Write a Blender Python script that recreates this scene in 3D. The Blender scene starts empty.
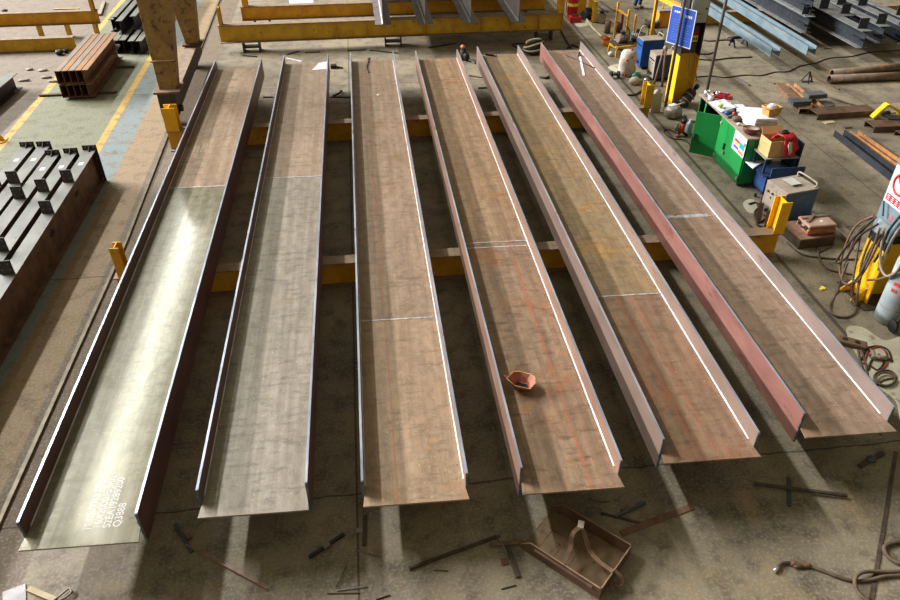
import bpy, math, random
from mathutils import Vector, Matrix
random.seed(11)
C = bpy.context.scene.collection
PI = math.pi
# ------------------------------------------------------------------ camera
FPX, PITCH, YAW, ROLL, CH = 726.166, math.radians(36.4915), math.radians(6.6542), math.radians(-0.2202), 7.4
cy_, sy_ = math.cos(YAW), math.sin(YAW)
FWD = Vector((sy_*math.cos(PITCH), cy_*math.cos(PITCH), -math.sin(PITCH)))
RT0 = Vector((cy_, -sy_, 0)); UP0 = RT0.cross(FWD)
RT = math.cos(ROLL)*RT0 + math.sin(ROLL)*UP0
UP = -math.sin(ROLL)*RT0 + math.cos(ROLL)*UP0
cd = bpy.data.cameras.new('camera'); cam = bpy.data.objects.new('camera', cd); C.objects.link(cam)
cd.sensor_width = 36; cd.lens = FPX/900*36; cd.clip_end = 500
cam.matrix_world = Matrix(((RT.x, UP.x, -FWD.x, 0), (RT.y, UP.y, -FWD.y, 0), (RT.z, UP.z, -FWD.z, CH), (0, 0, 0, 1)))
bpy.context.scene.camera = cam
def ray(px, py): return RT*((px-450)/FPX) + UP*((300-py)/FPX) + FWD
def G(px, py, z=0.0):
    d = ray(px, py); t = (z-CH)/d.z
    return Vector((d.x*t, d.y*t, z))
# ------------------------------------------------------------------ materials
def lin(c):
    o = []
    for v in c:
        v = v/255.0
        o.append(v/12.92 if v <= .04045 else ((v+.055)/1.055)**2.4)
    return (*o, 1)
def new_mat(name):
    m = bpy.data.materials.new(name); m.use_nodes = True
    nt = m.node_tree; return m, nt, nt.nodes, nt.links, nt.nodes['Principled BSDF']
def mixcol(N, L, fac, a, b):
    n = N.new('ShaderNodeMix'); n.data_type = 'RGBA'
    if hasattr(fac, 'is_linked'): L.new(fac, n.inputs[0])
    else: n.inputs[0].default_value = fac
    for s, v in ((n.inputs[6], a), (n.inputs[7], b)):
        if isinstance(v, tuple): s.default_value = v
        else: L.new(v, s)
    return n.outputs[2]
def noise(N, L, vec, scale, detail=4, rough=.55):
    n = N.new('ShaderNodeTexNoise'); n.inputs['Scale'].default_value = scale
    n.inputs['Detail'].default_value = detail; n.inputs['Roughness'].default_value = rough
    L.new(vec, n.inputs['Vector']); return n.outputs['Fac']
def ramp(N, L, fac, lo, hi):
    n = N.new('ShaderNodeMapRange'); n.inputs[1].default_value = lo; n.inputs[2].default_value = hi
    n.clamp = True; L.new(fac, n.inputs[0]); return n.outputs[0]
def mapping(N, L, scale=(1, 1, 1), loc=(0, 0, 0), src='Object'):
    t = N.new('ShaderNodeTexCoord'); m = N.new('ShaderNodeMapping')
    m.inputs['Scale'].default_value = scale; m.inputs['Location'].default_value = loc
    L.new(t.outputs[src], m.inputs['Vector']); return m.outputs['Vector']
CACHE = {}
def M(name, c1, c2=None, c3=None, scale=4.0, st=(1, 1, 1), thr=.58, rough=.7, metal=0.0, bump=.1, spec=.4):
    """two-colour mottling plus an optional third colour in patches (rust, dust, chipped paint)"""
    if name in CACHE: return CACHE[name]
    m, nt, N, L, P = new_mat(name)
    P.inputs['Roughness'].default_value = rough; P.inputs['Metallic'].default_value = metal
    P.inputs['Specular IOR Level'].default_value = spec
    c2 = c2 or tuple(int(v*.82) for v in c1)
    v = mapping(N, L, st)
    col = mixcol(N, L, ramp(N, L, noise(N, L, v, scale), .35, .65), lin(c1), lin(c2))
    if c3:
        v2 = mapping(N, L, st, (7.3, 2.1, 4.4))
        col = mixcol(N, L, ramp(N, L, noise(N, L, v2, scale*1.7, 6, .65), thr, thr+.1), col, lin(c3))
    L.new(col, P.inputs['Base Color'])
    if bump:
        b = N.new('ShaderNodeBump'); b.inputs['Strength'].default_value = bump; b.inputs['Distance'].default_value = .01
        L.new(noise(N, L, v, scale*6, 3), b.inputs['Height']); L.new(b.outputs[0], P.inputs['Normal'])
    CACHE[name] = m; return m
def plate(name, c1, c2, rust, seed, rust_thr=.62, rough=.45, streak=.5, orange=None, metal=.25, dark=.6, bump=.05, lines=()):
    """mill plate: long streaks along the beam, dark blots, rust patches, pinkish rolled lines"""
    m, nt, N, L, P = new_mat(name)
    v = mapping(N, L, (1, 1, 1), (seed*3.1, seed*1.7, 0))
    vs = mapping(N, L, (7, .25, 1), (seed*2.3, seed, 0))
    vb = mapping(N, L, (1.2, 4, 1), (seed*.7, seed*5.1, 0))
    col = mixcol(N, L, ramp(N, L, noise(N, L, vs, 1.6, 5), .35, .66), lin(c1), lin(c2))
    col = mixcol(N, L, ramp(N, L, noise(N, L, v, 1.1, 6, .6), rust_thr, rust_thr+.16), col, lin(rust))
    if orange:
        col = mixcol(N, L, ramp(N, L, noise(N, L, v, 2.3, 8, .7), .60, .72), col, lin(orange))
    dk = tuple(int(a*dark) for a in c2)
    blot = N.new('ShaderNodeMath'); blot.operation = 'MULTIPLY'
    L.new(ramp(N, L, noise(N, L, vb, 2.6, 7, .7), .52, .70), blot.inputs[0]); blot.inputs[1].default_value = streak
    col = mixcol(N, L, blot.outputs[0], col, lin(dk))
    fm = ramp(N, L, noise(N, L, mapping(N, L, (1, .55, 1), (seed*4.4, 0, 0)), 8.5, 7, .7), .42, .7)
    f2 = N.new('ShaderNodeMath'); f2.operation = 'MULTIPLY'; f2.inputs[1].default_value = .6; L.new(fm, f2.inputs[0])
    col = mixcol(N, L, f2.outputs[0], col, lin(tuple(int(a*.76) for a in c2)))
    ln = ramp(N, L, noise(N, L, mapping(N, L, (9, .05, 1), (seed*1.9, 0, 0)), 2.2, 3, .6), .60, .70)
    f3 = N.new('ShaderNodeMath'); f3.operation = 'MULTIPLY'; f3.inputs[1].default_value = .4; L.new(ln, f3.inputs[0])
    col = mixcol(N, L, f3.outputs[0], col, lin(rust))
    if lines:   # longitudinal red primer streaks
        sx = N.new('ShaderNodeSeparateXYZ'); L.new(mapping(N, L), sx.inputs[0])
        for xl, wl in lines:
            d_ = N.new('ShaderNodeMath'); d_.operation = 'SUBTRACT'; L.new(sx.outputs[0], d_.inputs[0]); d_.inputs[1].default_value = xl
            e_ = N.new('ShaderNodeMath'); e_.operation = 'ABSOLUTE'; L.new(d_.outputs[0], e_.inputs[0])
            g_ = N.new('ShaderNodeMath'); g_.operation = 'MULTIPLY'; L.new(ramp(N, L, e_.outputs[0], wl, wl*.35), g_.inputs[0]); L.new(ramp(N, L, noise(N, L, vb, 1.7, 4), .3, .6), g_.inputs[1])
            h_ = N.new('ShaderNodeMath'); h_.operation = 'MULTIPLY'; L.new(g_.outputs[0], h_.inputs[0]); h_.inputs[1].default_value = .5
            col = mixcol(N, L, h_.outputs[0], col, lin((176, 92, 66)))
    sp = ramp(N, L, noise(N, L, v, 45, 2), .68, .74)
    col = mixcol(N, L, sp, col, lin(tuple(min(255, int(a*1.25)) for a in c1)))
    L.new(col, P.inputs['Base Color'])
    P.inputs['Metallic'].default_value = metal; P.inputs['Specular IOR Level'].default_value = .5
    r = N.new('ShaderNodeMapRange'); r.inputs[3].default_value = rough*.8; r.inputs[4].default_value = rough*1.3
    L.new(noise(N, L, vb, 3, 5), r.inputs[0]); L.new(r.outputs[0], P.inputs['Roughness'])
    b = N.new('ShaderNodeBump'); b.inputs['Strength'].default_value = bump; b.inputs['Distance'].default_value = .004
    L.new(noise(N, L, vs, 6, 4), b.inputs['Height']); L.new(b.outputs[0], P.inputs['Normal'])
    return m
MAT = dict(
 yellow=M('yellow_paint', (224, 168, 42), (200, 142, 34), (104, 78, 40), 3, thr=.62, rough=.55),
 mustard=M('mustard_paint', (224, 178, 50), (198, 154, 42), (92, 74, 40), 3.2, thr=.62, rough=.6),
 brightyellow=M('bright_yellow', (236, 184, 22), (222, 166, 18), (150, 110, 40), 4, thr=.7, rough=.5),
 topdust=M('dusty_flange_top', (140, 122, 100), (118, 100, 80), (96, 74, 50), 5, rough=.8),
 gantry=M('worn_gantry_paint', (156, 122, 64), (126, 97, 54), (74, 56, 38), 3.5, thr=.54, rough=.6),
 darksteel=M('dark_steel', (62, 60, 60), (44, 43, 44), (80, 62, 50), 6, thr=.64, rough=.5, metal=.3),
 greytop=M('grey_primer', (120, 120, 110), (98, 98, 90), (86, 82, 74), 3, (1, .5, 1), .6, rough=.5, metal=.2),
 brownsteel=M('brown_steel', (118, 92, 72), (88, 66, 52), (140, 98, 64), 4, rough=.55, metal=.2),
 rust=M('rust_brown', (122, 94, 70), (94, 72, 56), (142, 100, 66), 7, rough=.75),
 rustdark=M('dark_rust', (84, 70, 58), (62, 53, 45), (106, 80, 60), 9, rough=.7, metal=.1),
 orangerust=M('orange_rust', (170, 116, 62), (134, 94, 64), (84, 70, 62), 5, (1, .3, 1), .6, rough=.7),
 greysteel=M('grey_steel', (128, 124, 122), (104, 100, 98), (92, 78, 66), 4, rough=.45, metal=.35),
 bluegrey=M('bluegrey_paint', (108, 126, 132), (90, 108, 116), (142, 126, 98), 4, (1, .4, 1), .6, rough=.5),
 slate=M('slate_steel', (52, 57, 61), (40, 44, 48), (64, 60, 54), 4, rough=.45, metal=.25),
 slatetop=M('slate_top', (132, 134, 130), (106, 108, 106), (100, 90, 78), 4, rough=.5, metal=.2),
 black=M('black_rubber', (34, 32, 30), (24, 23, 22), None, 8, rough=.6),
 cable=M('dusty_cable', (104, 88, 70), (78, 64, 50), None, 9, rough=.75),
 darkcable=M('dark_cable', (58, 48, 42), (44, 38, 34), None, 9, rough=.7),
 redcable=M('red_hose', (150, 62, 48), (110, 50, 40), None, 9, rough=.6),
 green=M('green_enamel', (30, 132, 62), (24, 116, 54), (20, 96, 46), 2, thr=.7, rough=.4),
 greendark=M('green_inside_shade', (20, 50, 30), (16, 40, 24), None, 3, rough=.7),
 blue=M('blue_enamel', (34, 84, 150), (30, 70, 126), (60, 70, 84), 3, thr=.68, rough=.45),
 bluedark=M('dark_blue_enamel', (42, 78, 112), (36, 66, 96), (64, 72, 78), 3, thr=.66, rough=.5),
 navy=M('navy_sheet', (30, 50, 78), (24, 40, 62), None, 3, rough=.5),
 dustgrey=M('dusty_grey_metal', (152, 140, 122), (132, 120, 104), (112, 98, 80), 4, rough=.7),
 white=M('white_paper', (212, 212, 214), (196, 196, 202), None, 5, rough=.8, bump=.2),
 sack=M('woven_white_sack', (200, 191, 176), (172, 162, 148), None, 8, rough=.85, bump=.4),
 redprint=M('red_print', (204, 52, 44), (180, 48, 40), None, 6, rough=.7),
 red=M('red_enamel', (196, 34, 36), (164, 28, 30), (120, 30, 28), 5, thr=.64, rough=.45),
 orange=M('orange_plastic', (214, 82, 34), (184, 74, 38), (130, 90, 60), 6, rough=.5),
 toolorange=M('dusty_orange_plastic', (176, 100, 62), (150, 86, 58), (150, 124, 100), 5, thr=.52, rough=.65),
 card=M('cardboard', (204, 166, 112), (190, 152, 100), None, 4, rough=.85),
 wicker=M('tan_basket', (196, 156, 90), (164, 124, 66), None, 25, rough=.8, bump=.5),
 board=M('brown_board', (112, 92, 76), (92, 74, 60), None, 3, rough=.8),
 bluesign=M('blue_sign', (52, 88, 176), (44, 78, 166), None, 2, rough=.4, bump=0),
 boxgrey=M('light_grey_enamel', (176, 178, 166), (160, 162, 152), None, 3, rough=.45),
 gasgrey=M('pale_grey_blue_paint', (158, 170, 168), (138, 150, 150), (120, 116, 106), 4, thr=.66, rough=.5),
 colgrey=M('column_grey_paint', (112, 132, 138), (98, 116, 122), (126, 112, 92), 4, thr=.62, rough=.6),
 beige=M('pale_wood', (190, 176, 140), (168, 152, 118), None, 5, (1, 1, .3), rough=.8),
 powder=M('pale_powder', (190, 184, 160), (170, 162, 138), (140, 126, 102), 3, thr=.56, rough=.95),
 chrome=M('bright_metal', (210, 208, 206), (180, 178, 176), None, 5, rough=.3, metal=.8),
 weld=M('weld_bead', (196, 194, 194), (150, 146, 142), None, 14, (1, .3, 1), rough=.5, metal=.3),
 cut=M('cut_edge_steel', (196, 204, 216), (150, 158, 172), (130, 116, 106), 6, (1, .2, 1), .62, rough=.35, metal=.6),
 chalk=M('white_marking', (236, 236, 236), (214, 212, 210), None, 20, rough=.8),
 glass=M('dark_lens', (24, 26, 24), (18, 20, 18), None, 3, rough=.1, bump=0),
 mask=M('pink_brown_shell', (168, 100, 84), (146, 84, 70), (120, 82, 66), 6, rough=.6),
 helmet=M('red_brown_helmet', (122, 66, 56), (104, 58, 48), (150, 120, 96), 6, thr=.56, rough=.5),
 cloth=M('blue_work_cloth', (52, 74, 104), (42, 60, 88), None, 6, rough=.9),
 leather=M('brown_leather', (104, 68, 44), (84, 54, 36), None, 6, rough=.7),
 skin=M('skin', (190, 142, 112), (180, 132, 104), None, 5, rough=.6),
 hair=M('black_hair', (28, 24, 22), (20, 18, 16), None, 10, rough=.7),
 lime=M('lime_plastic', (150, 196, 60), (130, 176, 50), None, 5, rough=.5),
 clear=M('clear_plastic', (170, 186, 192), (150, 166, 176), None, 5, rough=.2),
 tealbottle=M('green_bottle', (36, 122, 84), (30, 104, 72), None, 5, rough=.3),
 silverbag=M('silver_foil', (176, 166, 150), (140, 128, 112), (110, 96, 80), 9, rough=.4, metal=.4, bump=.6),
 posterred=M('poster_red', (226, 40, 84), (220, 38, 80), bump=0), posteryel=M('poster_yellow', (244, 232, 70), (238, 226, 66), bump=0),
 posterpur=M('poster_purple', (104, 84, 206), (98, 78, 198), bump=0), postergrn=M('poster_teal', (20, 160, 130), (18, 154, 124), bump=0),
 posterblu=M('poster_blue', (30, 150, 228), (28, 144, 220), bump=0), posterpnk=M('poster_pink', (244, 206, 204), (238, 200, 198), bump=0),
 posterorg=M('poster_orange', (244, 130, 66), (238, 124, 60), bump=0), postertxt=M('poster_grey', (190, 204, 206), (184, 198, 200), bump=0),
)
# ------------------------------------------------------------------ mesh builder
class MB:
    def __init__(s): s.v = []; s.f = []; s.mi = []; s.sm = []
    def add(s, vs, fs, mi=0, smooth=False):
        o = len(s.v); s.v += [tuple(v) for v in vs]
        for f in fs: s.f.append([o+i for i in f]); s.mi.append(mi); s.sm.append(smooth)
    def hexa(s, p, mi=0, top=None):   # 8 corners: bottom ring, top ring
        fs = [(3, 2, 1, 0), (4, 5, 6, 7), (0, 1, 5, 4), (1, 2, 6, 5), (2, 3, 7, 6), (3, 0, 4, 7)]
        o = len(s.v); s.v += [tuple(v) for v in p]
        for k, f in enumerate(fs):
            s.f.append([o+i for i in f]); s.mi.append(top if (k == 1 and top is not None) else mi); s.sm.append(False)
        return s
    def box(s, x0, x1, y0, y1, z0, z1, mi=0, top=None):
        return s.hexa([(x0, y0, z0), (x1, y0, z0), (x1, y1, z0), (x0, y1, z0), (x0, y0, z1), (x1, y0, z1), (x1, y1, z1), (x0, y1, z1)], mi, top)
    def obox(s, c, size, mat, mi=0):
        a, b, d = (k/2 for k in size); c = Vector(c)
        P = [(-a, -b, -d), (a, -b, -d), (a, b, -d), (-a, b, -d), (-a, -b, d), (a, -b, d), (a, b, d), (-a, b, d)]
        return s.hexa([c + mat @ Vector(p) for p in P], mi)
    def bar(s, p0, p1, w, h, mi=0):   # square bar between two points, w sideways, h upwards
        p0, p1 = Vector(p0), Vector(p1); d = (p1-p0); L = d.length; d.normalize()
        up = Vector((0, 0, 1)) if abs(d.z) < .95 else Vector((0, 1, 0))
        x = d.cross(up).normalized(); u = x.cross(d)
        return s.obox((p0+p1)/2, (w, L, h), Matrix((x, d, u)).transposed(), mi)
    def prism(s, poly, axis, a, b, mi=0):   # poly in the two other axes (x,z | x,y | y,z)
        n = len(poly)
        def pt(q, t):
            return {'y': (q[0], t, q[1]), 'z': (q[0], q[1], t), 'x': (t, q[0], q[1])}[axis]
        vs = [pt(q, a) for q in poly] + [pt(q, b) for q in poly]
        fs = [tuple(range(n)), tuple(range(2*n-1, n-1, -1))] + [(i, (i+1) % n + 0, (i+1) % n + n, i+n) for i in range(n)]
        s.add(vs, fs, mi); return s
    def tube(s, pts, r, n=8, mi=0, closed=False):
        pts = [Vector(p) for p in pts]; k = len(pts); rings = []
        prev = None
        for i, p in enumerate(pts):
            t = (pts[(i+1) % k]-pts[i-1]) if (closed or 0 < i < k-1) else (pts[1]-pts[0] if i == 0 else pts[-1]-pts[-2])
            if t.length < 1e-9: t = Vector((0, 0, 1))
            t.normalize()
            if prev is None:
                a = Vector((0, 0, 1)) if abs(t.z) < .9 else Vector((1, 0, 0)); prev = (a - t*a.dot(t)).normalized()
            else:
                prev = prev - t*prev.dot(t)
                prev = prev.normalized() if prev.length > 1e-6 else Vector((1, 0, 0))
            b = t.cross(prev); rr = r[i] if isinstance(r, (list, tuple)) else r
            rings.append([p + (prev*math.cos(2*PI*j/n) + b*math.sin(2*PI*j/n))*rr for j in range(n)])
        vs = [v for ring in rings for v in ring]; fs = []
        for i in range(k if closed else k-1):
            i2 = (i+1) % k
            for j in range(n): fs.append((i*n+j, i*n+(j+1) % n, i2*n+(j+1) % n, i2*n+j))
        s.add(vs, fs, mi, True)
        if not closed: s.add(rings[0], [tuple(range(n-1, -1, -1))], mi); s.add(rings[-1], [tuple(range(n))], mi)
        return s
    def cyl(s, p0, p1, r, n=16, mi=0, r1=None): return s.tube([p0, p1], [r, r if r1 is None else r1], n, mi)
    def lathe(s, prof, n=20, c=(0, 0, 0), mi=0, cap0=True, cap1=True, mat=None, sc=(1, 1)):
        c = Vector(c); vs = []
        for r, z in prof:
            for j in range(n):
                p = Vector((r*math.cos(2*PI*j/n)*sc[0], r*math.sin(2*PI*j/n)*sc[1], z))
                vs.append(c + (mat @ p if mat else p))
        k = len(prof); fs = [(i*n+j, i*n+(j+1) % n, (i+1)*n+(j+1) % n, (i+1)*n+j) for i in range(k-1) for j in range(n)]
        s.add(vs, fs, mi, True)
        if cap0: s.add(vs[:n], [tuple(range(n-1, -1, -1))], mi)
        if cap1: s.add(vs[-n:], [tuple(range(n))], mi)
        return s
    def blob(s, c, r, n=10, mi=0, jit=0.0, mat=None):   # squashed irregular lump
        c = Vector(c); vs = []; m = n//2+1
        for i in range(m+1):
            th = PI*i/m
            for j in range(n):
                ph = 2*PI*j/n; k = 1+random.uniform(-jit, jit)
                p = Vector((r[0]*math.sin(th)*math.cos(ph)*k, r[1]*math.sin(th)*math.sin(ph)*k, r[2]*math.cos(th)*k))
                vs.append(c + (mat @ p if mat else p))
        fs = [(i*n+j, (i+1)*n+j, (i+1)*n+(j+1) % n, i*n+(j+1) % n) for i in range(m) for j in range(n)]
        s.add(vs, fs, mi, True); return s
    def build(s, name, mats, parent=None, bevel=0, loc=None, subsurf=0):
        me = bpy.data.meshes.new(name); me.from_pydata(s.v, [], s.f)
        for m in (mats if isinstance(mats, (list, tuple)) else [mats]): me.materials.append(m)
        me.polygons.foreach_set('material_index', s.mi); me.polygons.foreach_set('use_smooth', s.sm)
        me.validate(); me.update()
        import bmesh
        bm = bmesh.new(); bm.from_mesh(me); bmesh.ops.remove_doubles(bm, verts=bm.verts, dist=1e-5)
        bmesh.ops.recalc_face_normals(bm, faces=bm.faces); bm.to_mesh(me); bm.free()
        o = bpy.data.objects.new(name, me); C.objects.link(o)
        if parent: o.parent = parent
        if loc: o.location = loc
        if bevel:
            b = o.modifiers.new('bevel', 'BEVEL'); b.width = bevel; b.segments = 2; b.limit_method = 'ANGLE'
        if subsurf:
            b = o.modifiers.new('sub', 'SUBSURF'); b.levels = b.render_levels = subsurf
        return o
def spline(pts, k=6, closed=False):
    pts = [Vector(p) for p in pts]; n = len(pts); out = []
    for i in range(n if closed else n-1):
        g = lambda j: pts[j % n] if closed else pts[max(0, min(n-1, j))]
        p0, p1, p2, p3 = g(i-1), g(i), g(i+1), g(i+2)
        for q in range(k):
            t = q/k
            out.append(.5*((2*p1)+(p2-p0)*t+(2*p0-5*p1+4*p2-p3)*t*t+(3*p1-p0-3*p2+p3)*t**3))
    if not closed: out.append(pts[-1])
    return out
def RZ(a): return Matrix.Rotation(a, 3, 'Z')
def tag(o, label, cat, group=None):
    o['label'] = label; o['category'] = cat
    if group: o['group'] = group
    return o
def thing(name, label, cat, loc=(0, 0, 0), rz=0, group=None):
    o = bpy.data.objects.new(name, None); C.objects.link(o); o.empty_display_size = .2
    o.location = loc; o.rotation_euler = (0, 0, rz); return tag(o, label, cat, group)
def dup(root, loc, rz=None, label=None, group=None):
    def cp(o, par):
        c = o.copy(); C.objects.link(c)
        if par: c.parent = par
        for ch in list(o.children): cp(ch, c)
        return c
    r = cp(root, None); r.location = loc
    if rz is not None: r.rotation_euler = (0, 0, rz)
    if label: r['label'] = label
    if group: r['group'] = group
    return r
def structure(o): o['kind'] = 'structure'; return o

# ------------------------------------------------------------------ floor (structure)
def floor_material():
    m, nt, N, L, P = new_mat('floor_concrete')
    g = N.new('ShaderNodeNewGeometry'); sep = N.new('ShaderNodeSeparateXYZ'); L.new(g.outputs['Position'], sep.inputs[0])
    def math_(op, a, b=None):
        n = N.new('ShaderNodeMath'); n.operation = op
        for s, v in zip(n.inputs, (a, b)):
            if v is None: continue
            if isinstance(v, (int, float)): s.default_value = v
            else: L.new(v, s)
        return n.outputs[0]
    X0, Y = sep.outputs[0], sep.outputs[1]
    X = math_('ADD', X0, math_('MULTIPLY', math_('MAXIMUM', math_('SUBTRACT', Y, 12.0), 0.0), .022))
    pos = g.outputs['Position']
    n1 = noise(N, L, pos, .8, 8, .68); n2 = noise(N, L, pos, 3.2, 6, .65); n3 = noise(N, L, pos, 26, 3); n4 = noise(N, L, pos, 1.3, 5)
    base = mixcol(N, L, ramp(N, L, n1, .38, .64), lin((134, 124, 102)), lin((98, 91, 76)))
    base = mixcol(N, L, ramp(N, L, n4, .56, .74), base, lin((140, 122, 90)))
    def band(col, lo, hi, src, worn=0.0, soft=.02):
        a = N.new('ShaderNodeMapRange'); a.inputs[1].default_value = lo-soft; a.inputs[2].default_value = lo+soft; L.new(X, a.inputs[0])
        b = N.new('ShaderNodeMapRange'); b.inputs[1].default_value = hi+soft; b.inputs[2].default_value = hi-soft; L.new(X, b.inputs[0])
        f = math_('MULTIPLY', a.outputs[0], b.outputs[0])
        if worn: f = math_('MULTIPLY', f, ramp(N, L, n2, worn, worn-.16))
        return mixcol(N, L, f, src, col)
    base = band(lin((134, 113, 82)), -5.68, -4.95, base)
    base = band(lin((104, 90, 72)), -4.95, -4.25, base)
    base = band(lin((118, 120, 112)), -6.30, -5.68, base)
    base = band(lin((104, 122, 124)), -6.30, -5.68, base, .60)
    base = band(lin((106, 110, 86)), -8.66, -6.28, base)
    base = band(lin((184, 146, 58)), -6.47, -6.29, base, .74)
    base = band(lin((190, 150, 64)), -8.84, -8.66, base, .70)
    base = band(lin((112, 101, 86)), -60, -8.86, base)
    # dirt, dust, glinting swarf
    base = mixcol(N, L, math_('MULTIPLY', ramp(N, L, n2, .50, .72), .7), base, lin((72, 64, 54)))
    base = mixcol(N, L, math_('MULTIPLY', ramp(N, L, n3, .48, .72), .55), base, lin((164, 150, 124)))
    vor = N.new('ShaderNodeTexVoronoi'); vor.inputs['Scale'].default_value = 16; L.new(pos, vor.inputs['Vector'])
    sp = math_('MULTIPLY', ramp(N, L, vor.outputs['Distance'], .075, .035), ramp(N, L, n4, .44, .60))
    base = mixcol(N, L, sp, base, lin((176, 178, 172)))
    # joints between the slabs
    def joint(src, coord, at, w=.012):
        d = math_('ABSOLUTE', math_('SUBTRACT', coord, at)); n = N.new('ShaderNodeMapRange')
        n.inputs[1].default_value = w*1.6; n.inputs[2].default_value = w*.5; L.new(d, n.inputs[0])
        return mixcol(N, L, math_('MULTIPLY', n.outputs[0], .8), src, lin((50, 43, 37)))
    for a, wd in ((-.49, .012), (7.36, .035)): base = joint(base, X0, a, wd)
    wob = math_('ADD', Y, math_('MULTIPLY', n2, .10))
    for a in (6.05, 11.45, 20.6, 28.4): base = joint(base, wob, a)
    for a in (10.6, 13.3): base = joint(base, X0, a, .01)
    L.new(base, P.inputs['Base Color'])
    rr = N.new('ShaderNodeMapRange'); rr.inputs[3].default_value = .55; rr.inputs[4].default_value = .85
    L.new(n2, rr.inputs[0]); L.new(rr.outputs[0], P.inputs['Roughness']); P.inputs['Specular IOR Level'].default_value = .35
    b = N.new('ShaderNodeBump'); b.inputs['Strength'].default_value = .25; b.inputs['Distance'].default_value = .01
    L.new(n3, b.inputs['Height']); L.new(b.outputs[0], P.inputs['Normal'])
    return m
fl = MB(); fl.box(-60, 60, -12, 90, -.25, 0)
structure(fl.build('floor', floor_material()))
# crane rails let into the floor
def rail(name, pts):
    mb = MB()
    for a, b in zip(pts[:-1], pts[1:]): mb.bar((a[0], a[1], .02), (b[0], b[1], .02), .055, .04)
    structure(mb.build(name, M('rail_steel', (128, 116, 92), (104, 93, 74), (92, 74, 54), 6, rough=.5, metal=.3)))
rail('trim_1', [(-4.80, -3), (-4.80, 12.5), (-4.98, 18), (-5.24, 25.2), (-5.55, 34)])
# steel strip sunk in the floor at the right front
mb = MB(); a, b = G(871, 600), G(896, 452); mb.bar((a.x, a.y, .006), (b.x, b.y, .006), .045, .012)
structure(mb.build('trim_2', MAT['rustdark']))
# pale powder lying on the floor by the hoses
def patch(name, pts, mat, label, h=.008):
    c = sum((Vector(p) for p in pts), Vector())/len(pts); ring = spline(pts, 5, True); mb = MB(); n = len(ring)
    vs = [(p.x, p.y, .001) for p in ring] + [tuple((p*.82+c*.18)[:2])+(h,) for p in ring] + [(c.x, c.y, h*1.15)]
    mb.add(vs, [(i, (i+1) % n, (i+1) % n+n, i+n) for i in range(n)] + [(i+n, (i+1) % n+n, 2*n) for i in range(n)], 0, True)
    o = mb.build(name, mat); o['kind'] = 'stuff'; return tag(o, label, 'powder')
patch('powder_spill', [G(*p) for p in ((846, 330), (862, 327), (884, 340), (905, 338), (920, 372), (930, 420), (905, 432), (896, 402), (880, 388), (862, 365))], MAT['powder'], 'pale powder spilled across the floor under the hoses beside the rightmost girder')
patch('powder_heap', [G(*p) for p in ((743, 203), (752, 199), (764, 206), (760, 213), (748, 212))], MAT['powder'], 'small white powder splash on floor in front of the blue and grey welding machine')
patch('powder_smear', [G(*p) for p in ((608, 67), (618, 64), (628, 68), (626, 75), (613, 71))], MAT['powder'], 'white powder smear on floor left of the white sack')
patch('powder_trace', [G(*p) for p in ((575, 23), (586, 21), (592, 24), (580, 27))], MAT['powder'], 'white dust patch on floor in front of the red extinguisher')

# ------------------------------------------------------------------ the six big plate girders
XS = [(-3.988, -2.747), (-2.181, -.968), (-.378, .817), (1.414, 2.593), (3.160, 4.344), (5.014, 6.185)]
YS = [(20.137, 5.257), (20.307, 5.453), (20.29, 5.364), (20.233, 5.337), (20.372, 5.557), (20.488, 5.755)]
WY = [5.071, 5.265, 5.197, 5.150, 5.391, 5.575]
SEAM = [13.21, 13.40, 8.55, 10.50, 8.72, 10.93]
ZB, ZT, TF, TW, SK = .505, 1.0, .028, .022, -.031
WEB = [
 (plate('web_plate_olive_grey', (150, 146, 124), (128, 124, 102), (148, 140, 114), 1, .64, .125, .45, bump=.012), plate('web_plate_tan', (164, 142, 116), (136, 114, 90), (126, 100, 72), 2, .58, .42, .6)),
 (plate('web_plate_pale_grey', (158, 149, 133), (134, 125, 109), (150, 134, 106), 3, .62, .36, .7), plate('web_plate_brown_grey', (162, 142, 122), (140, 120, 98), (130, 106, 78), 4, .58, .42, .6)),
 (plate('web_plate_warm', (170, 146, 118), (148, 124, 98), (158, 124, 90), 5, .6, .42, .6, (186, 136, 82), lines=((-.2, .015),)), plate('web_plate_warm_far', (160, 138, 114), (138, 116, 94), (142, 112, 82), 6, .58, .42, .6, lines=((-.2, .02),))),
 (plate('web_plate_rusty', (158, 132, 106), (130, 106, 84), (154, 108, 74), 7, .54, .42, .8, (182, 128, 70), lines=((.22, .04),)), plate('web_plate_rusty_far', (160, 134, 104), (132, 106, 80), (156, 114, 74), 8, .54, .42, .6)),
 (plate('web_plate_red_brown', (152, 122, 96), (126, 100, 78), (154, 106, 78), 9, .55, .42, .7, lines=((-.14, .035), (.09, .02))), plate('web_plate_ochre', (152, 130, 98), (130, 108, 80), (168, 130, 72), 10, .56, .42, .6)),
 (plate('web_plate_umber', (154, 130, 108), (130, 108, 88), (142, 112, 86), 11, .56, .42, .7), plate('web_plate_umber_far', (154, 130, 108), (130, 108, 90), (138, 110, 86), 12, .56, .42, .6)),
]
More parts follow.
